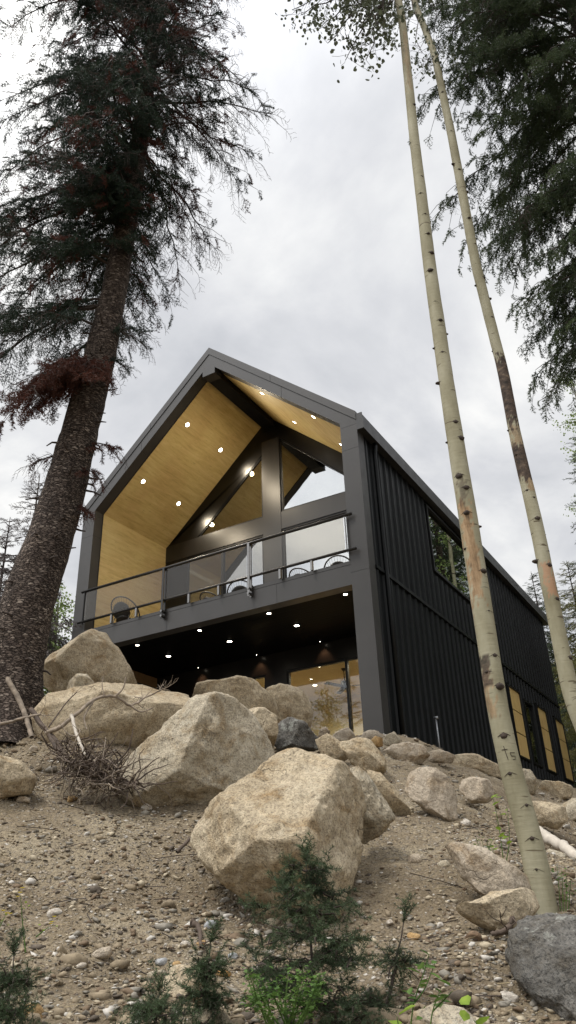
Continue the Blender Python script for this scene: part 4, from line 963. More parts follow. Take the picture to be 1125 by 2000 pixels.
# needles, twigs and bits of bark lying on the soil
lt = Tri(); rng = np.random.default_rng(31); X_, Y_ = gen_near(rng, 1700); Z_ = ground_z(X_, Y_)
for i, (x, y, z) in enumerate(zip(X_, Y_, Z_)):
    z += soil(x, y) + .006
    ln = rng.uniform(.02, .07) if i % 9 else rng.uniform(.09, .22); a = rng.uniform(0, 6.28); d = np.array([math.cos(a), math.sin(a), rng.normal(.05, .15)]) * ln
    p = np.array([x, y, z]); lt.tube(np.array([p - d, p + rng.normal(0, .12, 3) * ln * [1, 1, .3], p + d]), .0016 if i % 9 else .0032, 3, i % 3)
lo_ = lt.build('litter', [M['twig'], M['deadwood'], simple('dry_straw', (.36, .29, .17), .9)]); tag(lo_, 'dry twigs and needle litter lying on the gravel', 'litter', kind='stuff')

# ------------------------------------------------------------------ dead wood
def branch_pts(px, base=None):
    return [Vector(at(*p)) for p in px]
def smooth_pts(P, n=6, jit=0.0, seed=0):
    P = [Vector(p) for p in P]; out = []; r_ = random.Random(seed)
    for i in range(len(P) - 1):
        p0, p1, p2, p3 = P[max(i - 1, 0)], P[i], P[i + 1], P[min(i + 2, len(P) - 1)]
        for k_ in range(n):
            t_ = k_ / n
            q = .5 * ((2 * p1) + (p2 - p0) * t_ + (2 * p0 - 5 * p1 + 4 * p2 - p3) * t_ ** 2 + (3 * p1 - p0 - 3 * p2 + p3) * t_ ** 3)
            out.append(q + Vector((r_.gauss(0, jit), r_.gauss(0, jit), r_.gauss(0, jit))))
    out.append(P[-1]); return out
def deadbranch(px, r0, r1, mat, label, forks=(), seed=0, name='dead_branch', twigs=0):
    t_ = Tri(); P = smooth_pts(branch_pts(px), 7, r0 * .12, seed); n = len(P)
    t_.tube([tuple(p) for p in P], np.linspace(r0, r1, n), 8)
    rr = random.Random(seed)
    def grow(p, d, ln, r_, dep):
        q = [p]; 
        for k_ in range(5):
            d = (d + Vector((rr.gauss(0, .22), rr.gauss(0, .22), rr.gauss(0, .22)))).normalized(); q.append(q[-1] + d * ln / 5)
        t_.tube([tuple(a) for a in q], np.linspace(r_, r_ * .4, 6), 5)
        if dep > 0:
            for k_ in range(2): grow(q[2 + k_], (d + Vector((rr.gauss(0, .7), rr.gauss(0, .7), rr.gauss(0, .7)))).normalized(), ln * .55, r_ * .6, dep - 1)
    for k_ in range(twigs):
        i = rr.randrange(n // 3, n); d = (P[i] - P[i - 1]).normalized()
        grow(P[i], (d * .6 + Vector((rr.gauss(0, .6), rr.gauss(0, .6), rr.gauss(.1, .6)))).normalized(), rr.uniform(.1, .28), r0 * .22, 1)
    for f_ in forks:
        Q = smooth_pts(branch_pts(f_), 6, r0 * .05, seed + 3); t_.tube([tuple(p) for p in Q], np.linspace(r0 * .5, r1 * .6, len(Q)), 6)
    o0 = np.array(P[0]); o = t_.build(name, [M[mat]], None, True, origin=o0)
    return tag(o, label, 'branch')
deadbranch([(15, 1325, 7.9), (38, 1370, 7.8), (52, 1405, 7.7), (62, 1440, 7.6)], .026, .021, 'deadwood', 'pale broken stick leaning upright against the foot of the big trunk', seed=1)
deadbranch([(-30, 1418, 7.8), (10, 1412, 7.8), (45, 1402, 7.7), (80, 1395, 7.7)], .016, .01, 'deadwood', 'thin grey stick lying at the left edge under the big trunk', seed=2, twigs=3)
deadbranch([(60, 1385, 7.8), (85, 1420, 7.6), (112, 1450, 7.4), (140, 1490, 7.2)], .026, .016, 'darkwood', 'dark bent stick between the trunk and the brush pile', seed=3, twigs=5)
deadbranch([(90, 1432, 7.5), (120, 1418, 7.4), (150, 1395, 7.4), (185, 1366, 7.5), (225, 1360, 7.6), (255, 1378, 7.7), (285, 1362, 7.8), (318, 1346, 7.9)], .022, .007, 'deadwood', 'long forked dead branch arching in front of the wide low boulder', forks=[[(225, 1360, 7.6), (240, 1345, 7.6), (246, 1322, 7.6)], [(255, 1378, 7.7), (275, 1390, 7.7), (300, 1382, 7.7)], [(185, 1366, 7.5), (165, 1400, 7.4), (170, 1425, 7.3)]], seed=4, twigs=14)
deadbranch([(140, 1396, 7.3), (148, 1430, 7.2), (158, 1456, 7.1), (166, 1474, 7.05)], .016, .011, 'palewood', 'short bleached stick hanging upright from the long dead branch', seed=5)
deadbranch([(95, 1435, 7.4), (120, 1475, 7.2), (150, 1500, 7.1), (190, 1525, 6.95)], .02, .012, 'darkwood', 'dark dead branch running down into the brush pile', seed=6, twigs=10)
deadbranch([(95, 1420, 7.6), (130, 1372, 7.8), (150, 1352, 7.9)], .008, .004, 'darkwood', 'thin dark twig standing against the wide low boulder', seed=7, twigs=3)
deadbranch([(345, 1665, 6.0), (370, 1640, 6.1), (405, 1612, 6.3), (440, 1590, 6.6)], .014, .008, 'darkwood', 'thin dark root curving along the left of the largest boulder', seed=8)
deadbranch([(1048, 1622, 8.1), (1080, 1642, 7.8), (1115, 1665, 7.5), (1165, 1700, 7.3)], .05, .045, 'palewood', 'bleached pale log lying at the right edge of the slope', seed=9, name='fallen_log')
deadbranch([(1022, 1812, 4.75), (1024, 1845, 4.6), (1008, 1868, 4.5), (1003, 1885, 4.45), (1020, 1905, 4.35), (1060, 1920, 4.25), (1125, 1918, 4.15)], .013, .004, 'deadwood', 'crooked pale stick lying across the dark lichen rock', seed=10)
deadbranch([(985, 1760, 5.0), (1000, 1790, 4.9), (990, 1815, 4.85), (960, 1825, 4.85)], .02, .012, 'darkwood', 'short dark root lying against the slab edge', seed=11, twigs=4)
deadbranch([(375, 1800, 5.1), (388, 1815, 5.05), (392, 1850, 4.9)], .02, .008, 'darkwood', 'dark broken stump of wood beside the pale blue-white stone', seed=12, twigs=6)
# the pile of roots and twigs
t_ = Tri(); rr = random.Random(5)
for k_ in range(330):
    u = rr.random(); c = Vector(at(128 + 118 * u + rr.gauss(0, 20), 1462 + 78 * u + rr.gauss(0, 14), 7.2 - .4 * u + rr.gauss(0, .06))) 
    d = Vector((rr.gauss(0, 1), rr.gauss(0, 1), rr.gauss(0, .45))).normalized(); q = [c]
    for j in range(5):
        d = (d + Vector((rr.gauss(0, .35), rr.gauss(0, .35), rr.gauss(-.05, .35)))).normalized(); p = q[-1] + d * rr.uniform(.04, .08); p.z = max(p.z, gz(p.x, p.y) + .01); q.append(p)
    r_ = rr.uniform(.003, .009); t_.tube([tuple(a) for a in q], np.linspace(r_, r_ * .4, 6), 5, k_ % 3 == 0)
tag(t_.build('brush_pile', [M['darkwood'], M['deadwood']], None, True, origin=at(165, 1500, 7.1)), 'tangled brown pile of dead roots and twigs left of the peaked grey boulder', 'brush pile')

# ------------------------------------------------------------------ vegetation
RTV = np.array(MC[0]) * [1, 1, 0]; RTV /= np.linalg.norm(RTV)                 # level direction to the right of the view
FWV = np.array([MC[2][0], MC[2][1], 0]); FWV /= np.linalg.norm(FWV)           # level direction away from the viewer
def spray_tpl(seed, Ln=.26, shoots=6, npc=14, nl=.022, nw=.0022, curl=.25, stem=.0022, bare=False):
    """a side twig along +x: returns stem and needle triangle soups"""
    rng = np.random.default_rng(seed); st = Tri(); nv = []; nf = []
    paths = [(np.array([0, 0, 0.]), np.array([1, 0, 0.]), Ln)]
    for k in range(shoots):
        t_ = .15 + .75 * k / max(1, shoots - 1) ; sg = 1 if k % 2 else -1
        d = np.array([.72, sg * .68, rng.normal(0, .16)]); d /= np.linalg.norm(d)
        paths.append((np.array([Ln * t_, 0, -curl * Ln * t_ ** 2]), d, Ln * (.55 - .32 * t_) * rng.uniform(.8, 1.25)))
    for b, d, ln in paths:
        tt = np.linspace(0, 1, 4); jit = rng.normal(0, .03 if not bare else .07, (4, 3)) * ln; jit[0] = 0
        P = b + d * (tt * ln)[:, None] + jit; P[:, 2] -= curl * ln * tt ** 2
        st.tube(P, np.linspace(stem, stem * .5, 4), 3)
        if bare: continue
        n = max(5, int(npc * ln / Ln * 1.7))
        u = rng.uniform(.05, 1.0, n); q = np.stack([np.interp(u, tt, P[:, i]) for i in range(3)], -1)
        rd = rng.normal(size=(n, 3)); rd -= (rd @ d)[:, None] * d; rd /= np.linalg.norm(rd, axis=1)[:, None] + 1e-9
        nd = d * .55 + rd * .85; nd /= np.linalg.norm(nd, axis=1)[:, None]; wd = np.cross(nd, rng.normal(size=(n, 3))); wd /= np.linalg.norm(wd, axis=1)[:, None] + 1e-9
        l_ = nl * rng.uniform(.7, 1.2, n)[:, None]
        k0 = len(nv) * 0 + sum(len(a) for a in nv)
        nv.append(np.stack([q - wd * nw, q + wd * nw, q + nd * l_], 1).reshape(-1, 3)); nf.append(np.arange(n * 3).reshape(-1, 3) + k0)
    sv = np.concatenate(st.V); sf = np.concatenate(st.F)
    return sv, sf, (np.concatenate(nv) if nv else None), (np.concatenate(nf) if nf else None)
def frames(d, roll, scale):
    """orthonormal frames with x along d (N,3), z as near up as can be"""
    d = d / np.linalg.norm(d, axis=1)[:, None]; up = np.array([0, 0, 1.]); y = np.cross(up, d); y /= np.linalg.norm(y, axis=1)[:, None] + 1e-6; z = np.cross(d, y)
    c, s_ = np.cos(roll)[:, None], np.sin(roll)[:, None]; y2 = y * c + z * s_; z2 = -y * s_ + z * c
    return np.stack([d, y2, z2], -1) * scale[:, None, None]
class Crown:
    """limbs, twigs and needles; slot 0 wood, then one slot per needle kind"""
    def __init__(s, tpls, seed): s.t = Tri(); s.tp = tpls; s.rng = np.random.default_rng(seed); s.pl = {}
    def limb(s, base, d, ln, droop=.35, rise=.25, mix=((1, 1.0),), r0=.022, sec=13, secl=.42, start=.2, gap=.11, hang=.35, sc=1.0, uptip=0.0):
        rng = s.rng; n = 9; tt = np.linspace(0, 1, n); d = np.asarray(d, float); d = d / np.linalg.norm(d)
        side = np.cross(d, [0, 0, 1]); side /= np.linalg.norm(side)
        wob = np.cumsum(rng.normal(0, .02, (n, 3)), 0) * ln; wob[0] = 0
        P = base + d * (tt * ln)[:, None] + wob; P[:, 2] += (rise * tt - (rise + droop) * tt ** 1.8 + uptip * tt ** 4) * ln
        s.t.tube(P, r0 * (1 - .85 * tt), 5)
        ks = [k for k, w in mix]; ws = np.array([w for k, w in mix]); ws = ws / ws.sum()
        for j in range(sec):
            t_ = start + (1 - start) * (j + rng.uniform(0, .8)) / sec; p = np.array([np.interp(t_, tt, P[:, i]) for i in range(3)])
            sg = 1 if j % 2 else -1; l2 = ln * secl * (1.08 - .75 * t_) * rng.uniform(.6, 1.2); dd = d * .75 + side * sg * rng.uniform(.5, .95) + np.array([0, 0, rng.normal(-.12, .15)])
            dd /= np.linalg.norm(dd); m = max(2, int(l2 / gap)); u = np.linspace(0, 1, m + 1)
            Q = p + dd * (u * l2)[:, None]; Q[:, 2] -= hang * l2 * u ** 1.7; Q += np.cumsum(rng.normal(0, .012, Q.shape), 0) * (u[:, None] > 0)
            s.t.tube(Q, .006 * (1 - .65 * u) * sc + .0012, 3)
            k = rng.choice(len(ks), p=ws); k = ks[k]
            for i in range(m):
                a = Q[i + 1] - Q[i]; 
                for sg2 in ((-1, 1) if i < m - 1 else (0,)):
                    v = a / np.linalg.norm(a) + sg2 * .8 * np.cross(a / np.linalg.norm(a), [0, 0, 1]) + rng.normal(0, .22, 3); v[2] -= rng.uniform(0, hang)
                    kk = k if rng.uniform() < .8 else ks[rng.choice(len(ks), p=ws)]
                    s.pl.setdefault(kk, []).append((Q[i + 1 if sg2 == 0 else i] , v, rng.uniform(.65, 1.15) * sc * (1 - .25 * t_)))
        for sgm in range(3): s.pl.setdefault(ks[0] if len(ks) == 1 else ks[rng.choice(len(ks), p=ws)], []).append((P[-1 - sgm], P[-1] - P[-3] + rng.normal(0, .05, 3), sc))
    def finish(s):
        rng = s.rng
        for kk, L_ in s.pl.items():
            loc = np.array([a for a, b, c in L_]); d = np.array([b for a, b, c in L_]); sc = np.array([c for a, b, c in L_]); which = rng.integers(0, len(s.tp), len(L_))
            for w in range(len(s.tp)):
                m_ = which == w; F_ = frames(d[m_], rng.normal(0, .5, m_.sum()), sc[m_])
                tp = s.tp[w] if kk != 'bare' else s.bare[w % len(s.bare)]
                s.t.inst(tp[0], tp[1], F_, loc[m_], 0)
                if kk != 'bare': s.t.inst(tp[2], tp[3], F_, loc[m_], kk)
        return s.t
def trunk_from_px(rows, k=28, step=.06, seed=0, bumpy=.04, flare=0.0, tint=None):
    """rows: photo x, y, width in photo pixels, distance; gives rings of a round stem in the world"""
    C_ = np.array([at(x, y, d) for x, y, w, d in rows]); dep = (C_ - CAM) @ MC[2]; rad = np.array([w / 2 * q / FPX for (x, y, w, d), q in zip(rows, dep)])
    s_ = np.concatenate([[0], np.cumsum(np.linalg.norm(np.diff(C_, axis=0), axis=1))]); u = np.arange(0, s_[-1], step)
    def sm(a): 
        b = np.interp(u, s_, a); kk = 9; pb = np.concatenate([[2 * b[0] - x for x in b[kk:0:-1]], b, [2 * b[-1] - x for x in b[-2:-kk - 2:-1]]]); return np.convolve(pb, np.ones(2 * kk + 1) / (2 * kk + 1), 'valid')
    P = np.stack([sm(C_[:, i]) for i in range(3)], -1); r_ = sm(rad); py = np.interp(u, s_, [b for a, b, c, d in rows])
    w = np.arange(k) * 2 * math.pi / k; V = []; 
    for i in range(len(u)):
        for a in w:
            q = Vector((math.cos(a) * 2.2 * r_[i] * 4, math.sin(a) * 2.2 * r_[i] * 4, u[i] * 2.5 + seed * 10)); f_ = 1 + bumpy * (noise.fractal(q, .8, 2, 3))
            if flare and u[i] < .9: f_ *= 1 + flare * (1 - u[i] / .9) ** 2 * (1 + .5 * math.sin(a * 5 + 1))
            V.append(P[i] + (RTV * math.cos(a) + FWV * math.sin(a)) * r_[i] * f_)
    n = len(u); i, j = np.meshgrid(np.arange(n - 1), np.arange(k), indexing='ij'); a = i * k + j; b = i * k + (j + 1) % k
    F = np.concatenate([np.stack([a, b, b + k], -1).reshape(-1, 3), np.stack([a, b + k, a + k], -1).reshape(-1, 3)])
    return np.array(V), F, P, r_, py, w

def spruce_frame(name, label, rows, mats, seed, group=None):
    V, F, P, r_, py, w = trunk_from_px(rows, 30, .05, seed, .07, .35)
    root = empty(name, tuple(P[0]), label, 'tree', group); t_ = Tri(); t_.add(V, F); o = t_.build('trunk', mats, None, True, None); o.parent = root; o.matrix_parent_inverse = Matrix.Translation(-Vector(root.location))
    return root, P, r_, py
def child(o, root):
    o.parent = root; o.matrix_parent_inverse = Matrix.Translation(-Vector(root.location)); return o

TP1 = [spray_tpl(i, .26, 7, 22, .044, .0052) for i in range(5)]; BARE = [spray_tpl(30 + i, .34, 5, bare=True, stem=.0035, curl=.5) for i in range(4)]
# --- the big spruce on the left
rows = [(-2, 1470, 150, 9), (12, 1400, 122, 9), (30, 1300, 108, 9), (45, 1205, 102, 9), (72, 1127, 97, 9), (112, 1010, 86, 9), (153, 854, 70, 9), (194, 698, 60, 9), (219, 590, 50, 9), (250, 420, 40, 9), (276, 260, 32, 9), (296, 100, 27, 9), (310, 0, 24, 9), (330, -180, 19, 9), (345, -340, 14, 9), (355, -430, 5, 9)]
root, P, r_, py = spruce_frame('spruce_tree', 'big old spruce on the left with scaly bark and dead red needles among dark green', rows, [M['bark']], 1)
cw = Crown(TP1, 3); cw.bare = BARE; rng = np.random.default_rng(12)
def at_py(y): i = int(np.argmin(np.abs(py - y))); return P[i], r_[i]
for k in range(126):
    y = rng.uniform(-330, 665) if k > 34 else rng.uniform(150, 640); b, rr_ = at_py(y); a = rng.uniform(0, 2 * math.pi); dr, df = math.cos(a), math.sin(a)
    d = RTV * dr + FWV * df; top = np.clip((y + 400) / 900, .35, 1)
    top = np.clip((y + 420) / 300, .4, 1)
    if y > 470 and dr > -.35: continue
    if dr > .15:
        if y > 330: continue
        ln = rng.uniform(1.4, 2.25) * top; mix = (('bare', .64), (2, .14), (1, .22))
    else:
        ln = rng.uniform(1.7, 3.0) * top * (1 if df > 0 or y < 300 else .75); mix = ((1, .66), (2, .12), ('bare', .22))
        if y > 600: mix = ((1, .8), ('bare', .2))
    cw.limb(b, d, ln, droop=rng.uniform(.25, .55), rise=rng.uniform(.05, .3), mix=mix, r0=.026 * ln / 2, sec=int(9 * ln / 2 + 4), gap=.12, hang=.5, sc=1.1)
for y, dr, df, ln in ((735, -.7, -.75, 1.0), (720, -.2, -1, .9), (750, -.95, -.3, 1.1), (742, -.45, -.9, 1.25), (728, .2, -1, .8), (760, -.8, -.5, .8)):
    b, q = at_py(y); cw.limb(b, RTV * dr + FWV * df, ln, droop=.75, rise=.2, mix=((2, .93), ('bare', .07)), r0=.018, sec=13, secl=.5, start=.12, gap=.09, hang=.6)
for y, dr, df, ln in ((862, .95, -.3, .62), (925, .9, -.4, .5), (640, .95, .2, .55), (700, 1, 0, .4), (985, 1, -.2, .35), (890, -1, -.2, .5), (660, .8, -.5, .7)):
    b, q = at_py(y); cw.limb(b, RTV * dr + FWV * df, ln, droop=.45, rise=.1, mix=((2, .5), ('bare', .5)) if y > 800 else ((1, .6), ('bare', .4)), r0=.02, sec=6, secl=.45, gap=.1, hang=.5, sc=.8)
for k in range(44):
    b, q = at_py(rng.uniform(-60, 510)); a = rng.uniform(1.1, 1.95) * math.pi if k % 3 else rng.uniform(.8, 1.3) * math.pi
    cw.limb(b, RTV * math.cos(a) + FWV * math.sin(a), rng.uniform(.6, 1.25), droop=.35, rise=.2, mix=((1, .86), (2, .08), ('bare', .06)), r0=.016, sec=9, secl=.5, start=.12, gap=.1, hang=.4, sc=1.0)
child(cw.finish().build('crown', [M['twig'], M['needle'], M['needle_dead']]), root)
st = Tri(); rng = np.random.default_rng(8)
for k in range(34):
    y = rng.uniform(640, 1330); b, q = at_py(y); a = rng.uniform(math.pi, 2 * math.pi) if k % 3 else rng.uniform(-.4, .4); d = RTV * math.cos(a) + FWV * math.sin(a); ln = rng.uniform(.04, .22)
    st.tube([b + d * q * .9, b + d * (q + ln * .5) + [0, 0, -.02], b + d * (q + ln) + [0, 0, rng.normal(-.03, .03)]], np.linspace(.016, .007, 3), 6)
child(st.build('branch_stub', [M['twig']], None, True), root)

# --- the drooping green spruce at the top right (its stem stands just outside the picture)
rows = [(1560, 1560, 84, 9.5), (1500, 1300, 76, 9.5), (1378, 780, 58, 9.5), (1318, 600, 48, 9.5), (1225, 320, 38, 9.5), (1117, 0, 30, 9.5), (1045, -220, 22, 9.5), (990, -380, 12, 9.5), (965, -450, 4, 9.5)]
root, P, r_, py = spruce_frame('spruce_tree', 'dense green spruce hanging into the upper right corner with drooping branches', rows, [M['bark']], 2)
TP2 = [spray_tpl(60 + i, .27, 7, 24, .040, .0056, .45) for i in range(5)]
cw = Crown(TP2, 9); cw.bare = BARE; rng = np.random.default_rng(5)
for k in range(122):
    y = rng.uniform(-380, 640); b, q = at_py(y); a = rng.uniform(0, 2 * math.pi) if k % 3 == 0 else rng.uniform(.60 * math.pi, 1.5 * math.pi); d = RTV * math.cos(a) + FWV * math.sin(a)
    ln = np.interp(y, [-380, -200, 100, 330, 640], [2.2, 3.1, 2.9, 2.2, 1.75]) * rng.uniform(.75, 1.08)
    cw.limb(b, d, ln, droop=rng.uniform(.3, .6), rise=rng.uniform(.0, .2), mix=((1, .93), ('bare', .07)), r0=.025, sec=int(8 * ln / 2 + 4), secl=.4, gap=.13, hang=.75, sc=1.1)
child(cw.finish().build('crown', [M['twig'], M['needle_r']]), root)

# --- aspens
leafv = np.array([[0, 0, 0], [.35, .42, .06], [.8, .40, .05], [1.08, 0, -.04], [.8, -.40, .05], [.35, -.42, .06], [.55, 0, -.03]], float)
leaff = np.array([[6, 0, 1], [6, 1, 2], [6, 2, 3], [6, 3, 4], [6, 4, 5], [6, 5, 0]])
leafv[:, :] *= 1
def leaves(t_, pts, size, m, seed, droop=.7):
    rng = np.random.default_rng(seed); n = len(pts); d = rng.normal(size=(n, 3)); d[:, 2] -= droop; F_ = frames(d, rng.uniform(0, 6.28, n), size * rng.uniform(.7, 1.25, n)); t_.inst(leafv, leaff, F_, np.asarray(pts), m)
def aspen_tree(label, rows, seed, scars, knots, crown_px, name='aspen_tree', carve=False):
    V, F, P, r_, py, w = trunk_from_px(rows, 32, .022, seed, .035, .0)
    root = empty(name, tuple(P[0]), label, 'tree'); t_ = Tri(); t_.add(V, F); o = child(t_.build('trunk', [M['aspen']], None, True), root)
    col = np.zeros((len(P), len(w), 4), np.float32); col[..., 3] = 1
    side = np.cos(w)[None, :]; front = (np.sin(w) < .35)[None, :]
    for (y0, y1, s0, s1, ch, amt) in scars:
        nz = np.array([[noise.fractal(Vector((math.cos(a) * 2.2, math.sin(a) * 2.2, p * 9 + seed)), .5, 2, 6) for a in w] for p in np.arange(len(P)) * .022])
        yc, hh = (y0 + y1) / 2, abs(y1 - y0) / 2
        e1 = 1 - np.abs(py[:, None] - yc) / hh; e2 = np.minimum(side - s0, s1 - side)
        msk = np.clip((np.minimum(e1 * 3.0, e2 * 2.0) + nz * .95 + .05) * 8, 0, 1) * (front if s1 - s0 < 2.5 else 1)
        col[..., ch] = np.maximum(col[..., ch], msk * amt)
    at_ = o.data.color_attributes.new('tint', 'FLOAT_COLOR', 'POINT'); at_.data.foreach_set('color', col.ravel())
    rng = np.random.default_rng(seed)
    for y, s_ in knots:
        i = int(np.argmin(np.abs(py - y))); ang = -math.acos(max(-1, min(1, s_))); d = RTV * math.cos(ang) + FWV * math.sin(ang); q = r_[i]; sz = q * rng.choice([.10, .16, .20, .30, .36]) * rng.uniform(.85, 1.15)
        v, f = ICO[2]; up = (P[min(i + 3, len(P) - 1)] - P[max(i - 3, 0)]); up /= np.linalg.norm(up); tn = np.cross(up, d)
        jit = 1 + .25 * np.array([noise.noise(Vector(a * 2 + seed + y)) for a in v])[:, None]
        out = rng.uniform(.5, 1.3) if abs(s_) < .85 else rng.uniform(1.2, 2.2)
        W_ = (v * jit) @ np.stack([tn * sz * 1.05, up * sz * .85, d * sz * out]) + P[i] + d * q * .96
        # drooping crease below the scar
        kt = Tri(); kt.add(W_, f)
        ar = [P[i] + (tn * math.sin(b_) + d * math.cos(b_)) * q * 1.005 + up * (sz * .9 - abs(math.sin(b_)) * q * .55) for b_ in np.linspace(-.62, .62, 9)]
        kt.tube(np.array(ar), sz * .13 * np.array([.3, .7, 1, 1, 1, 1, 1, .7, .3]), 5)
        child(kt.build('knot', [M['knot']], None, True), root)
    if crown_px:
        ct = Tri(); pts = []
        for k, (b, tip) in enumerate(crown_px):
            B_ = at(*b); T_ = at(*tip); Q = np.array([B_ + (T_ - B_) * u + np.array([0, 0, .25 * math.sin(u * 3.1)]) * np.linalg.norm(T_ - B_) * .5 + rng.normal(0, .03, 3) * (0 < u < 1) for u in np.linspace(0, 1, 9)])
            ct.tube(Q, np.linspace(.016, .004, 9), 5)
            for u in np.linspace(.3, 1, 26):
                c = np.array([np.interp(u, np.linspace(0, 1, 9), Q[:, i]) for i in range(3)]) ; e = c + rng.normal(0, .13, 3) + [0, 0, -.06]; ct.tube(np.array([c, (c + e) / 2 + rng.normal(0, .02, 3), e]), .0022, 3)
                pts += [e + rng.normal(0, .05, 3) for _ in range(rng.integers(3, 9))]
        leaves(ct, pts, .044, 1, seed + 5); child(ct.build('crown', [M['twig'], M['aspen_leaf']]), root)
    return root, P, r_, py
kn1 = [(215, .6), (255, -.2), (285, -.9), (360, .4), (392, -.3), (432, .1), (470, .2), (505, .4), (540, -.2), (604, -.2), (640, .2), (658, 1), (686, -1), (700, -.2), (752, -1), (832, .1), (868, -1), (866, .5), (945, -.5), (966, .1), (1012, -.3), (1033, 1), (1066, .55), (1075, -.9), (1128, .5), (1205, .4), (1290, .3), (1320, -.7), (1350, .3), (1440, -.2), (1516, -.45), (1580, .2), (1640, -.1), (1700, -.3)]
kn2 = [(190, -.3), (200, .9), (240, .3), (262, -.2), (300, .5), (330, -.9), (345, 0), (385, .9), (440, .1), (485, .4), (520, -.3), (548, .8), (560, -1), (590, .9), (630, .2), (690, -1), (842, -1), (893, -.8), (965, -.5), (980, .3), (1018, .1), (1045, 1), (1083, .8), (1098, -1), (1110, .4), (1178, .5), (1195, .9), (1290, .6), (1369, .1)]
up1 = (776, -30, 5.5)
root1, P1, r1, py1 = aspen_tree('nearer pale aspen with a strip of bare orange wood, standing by the long ledge',
    [(1072, 1850, 60, 5.5), (1066, 1800, 54, 5.5), (1062, 1765, 51, 5.5), (1035, 1633, 48, 5.5), (994, 1493, 44, 5.5), (972, 1383, 41, 5.5), (925, 1082, 38, 5.5), (884, 823, 32, 5.5), (877, 780, 30, 5.5), (839, 520, 25, 5.5), (808, 260, 19, 5.5), (787, 52, 15, 5.5), (778, 0, 14, 5.5), (758, -180, 10, 5.5), (740, -330, 5, 5.5), (733, -400, 2, 5.5)], 3,
    [(990, 1185, -.9, .2, 0, .9), (1315, 1400, -1.2, -.5, 0, .7), (1290, 1345, -1.2, -.4, 1, .9), (940, 990, -.6, .1, 1, .6), (70, 185, -.6, .5, 0, .45)], kn1,
    [(up1, (590, 30, 5.3)), (up1, (640, 85, 5.5)), (up1, (700, 60, 5.4)), (up1, (675, 118, 5.6)), (up1, (570, 20, 5.7)), (up1, (735, 50, 5.2)), (up1, (715, 118, 5.3)), (up1, (620, 60, 5.9)), (up1, (760, 20, 5.9)), (up1, (660, -20, 5.1)), (up1, (690, 20, 6.0)), (up1, (600, -30, 5.6)), (up1, (860, -60, 5.6)), (up1, (700, -120, 5.3))])
ct = Tri()
def on_trunk(P_, r__, py_, y, s_):
    i = int(np.argmin(np.abs(py_ - y))); ang = -math.acos(max(-1, min(1, s_))); return P_[i] + (RTV * math.cos(ang) + FWV * math.sin(ang)) * r__[i] * 1.012
for path in ([(1462, -.42), (1474, -.36), (1488, -.30)], [(1470, -.62), (1470, -.38), (1469, -.16)], [(1474, .42), (1473, .18), (1473, .02)], [(1473, .02), (1479, .04), (1480, .22), (1484, .4), (1489, .32), (1490, .10)]):
    ct.tube(np.array([on_trunk(P1, r1, py1, *p) for p in path]), .0022, 5)
child(ct.build('carved_mark', [M['knot']], None, True), root1)
up2 = (790, -60, 7.4)
aspen_tree('farther aspen with a long stretch of dark scarred bark, leaning in at the right',
    [(1240, 1760, 42, 7.4), (1200, 1600, 40, 7.4), (1152, 1450, 36, 7.4), (1118, 1369, 34, 7.4), (1101, 1289, 31, 7.4), (1070, 1134, 29, 7.4), (1044, 1010, 26, 7.4), (1007, 855, 23, 7.4), (984, 731, 21, 7.4), (930, 520, 19, 7.4), (881, 260, 16, 7.4), (848, 104, 13, 7.4), (808, 0, 11, 7.4), (770, -150, 8, 7.4), (740, -300, 4, 7.4)], 5,
    [(705, 835, -2, 2, 1, 1), (872, 942, -2, 2, 1, 1), (835, 875, -.9, .9, 0, .6), (1105, 1170, -.6, .75, 2, .6), (935, 965, -.2, 1.2, 0, .7)], kn2,
    [(up2, (825, 105, 7.3)), (up2, (850, 20, 7.5)), ((850, 110, 7.4), (835, 130, 7.2)), (up2, (870, -40, 7.2)), (up2, (760, -10, 7.6))])

# --- distant trees
def conifer_mesh(h, rad, seed, mats, whorl=.42, dens=1.0, sparse=0.0, low=.12):
    rng = np.random.default_rng(seed); t_ = Tri(); tr = Tri(); tr.tube(np.array([[0, 0, 0], [.02, .01, h * .5], [0, 0, h]]), [h * .014, h * .008, .01], 7)
    tp = [spray_tpl(80 + i, .55, 6, 16, .075, .012, .35, .006) for i in range(4)]; L_ = []
    z = h * low
    while z < h * .985:
        f = 1 - z / h; n = max(3, int((5 + 3 * f) * dens)); R_ = rad * (f ** .8) * rng.uniform(.7, 1.15) + .12
        for k in range(n):
            if rng.uniform() < sparse: continue
            a = rng.uniform(0, 6.28); ln = R_ * rng.uniform(.6, 1.1); d = np.array([math.cos(a), math.sin(a), rng.normal(-.18 if f > .25 else .35, .12)]); e = np.array([0, 0, z]) + d * ln; t_.tube(np.array([[0, 0, z], e * [.5, .5, 0] + [0, 0, z + d[2] * ln * .35], e]), np.linspace(.018, .006, 3), 4)
            m = max(1, int(ln / .26))
            for i in range(m):
                q = np.array([0, 0, z]) + d * ln * (i + .6) / m
                for sg in (-1, 1): L_.append((q, d + sg * .75 * np.array([-d[1], d[0], 0]) + rng.normal(0, .15, 3) - [0, 0, .2], rng.uniform(.6, 1.1) * min(1, .35 + f * 1.6)))
            L_.append((e, d, min(1, .3 + f * 1.6)))
        z += whorl * rng.uniform(.7, 1.2) * (.45 + .55 * f)
    loc = np.array([a for a, b, c in L_]); d = np.array([b for a, b, c in L_]); sc = np.array([c for a, b, c in L_]); wh = rng.integers(0, 4, len(L_))
    for w in range(4):
        m_ = wh == w; F_ = frames(d[m_], rng.normal(0, .4, m_.sum()), sc[m_]); t_.inst(tp[w][0], tp[w][1], F_, loc[m_], 0); t_.inst(tp[w][2], tp[w][3], F_, loc[m_], 1)
    return tr, t_
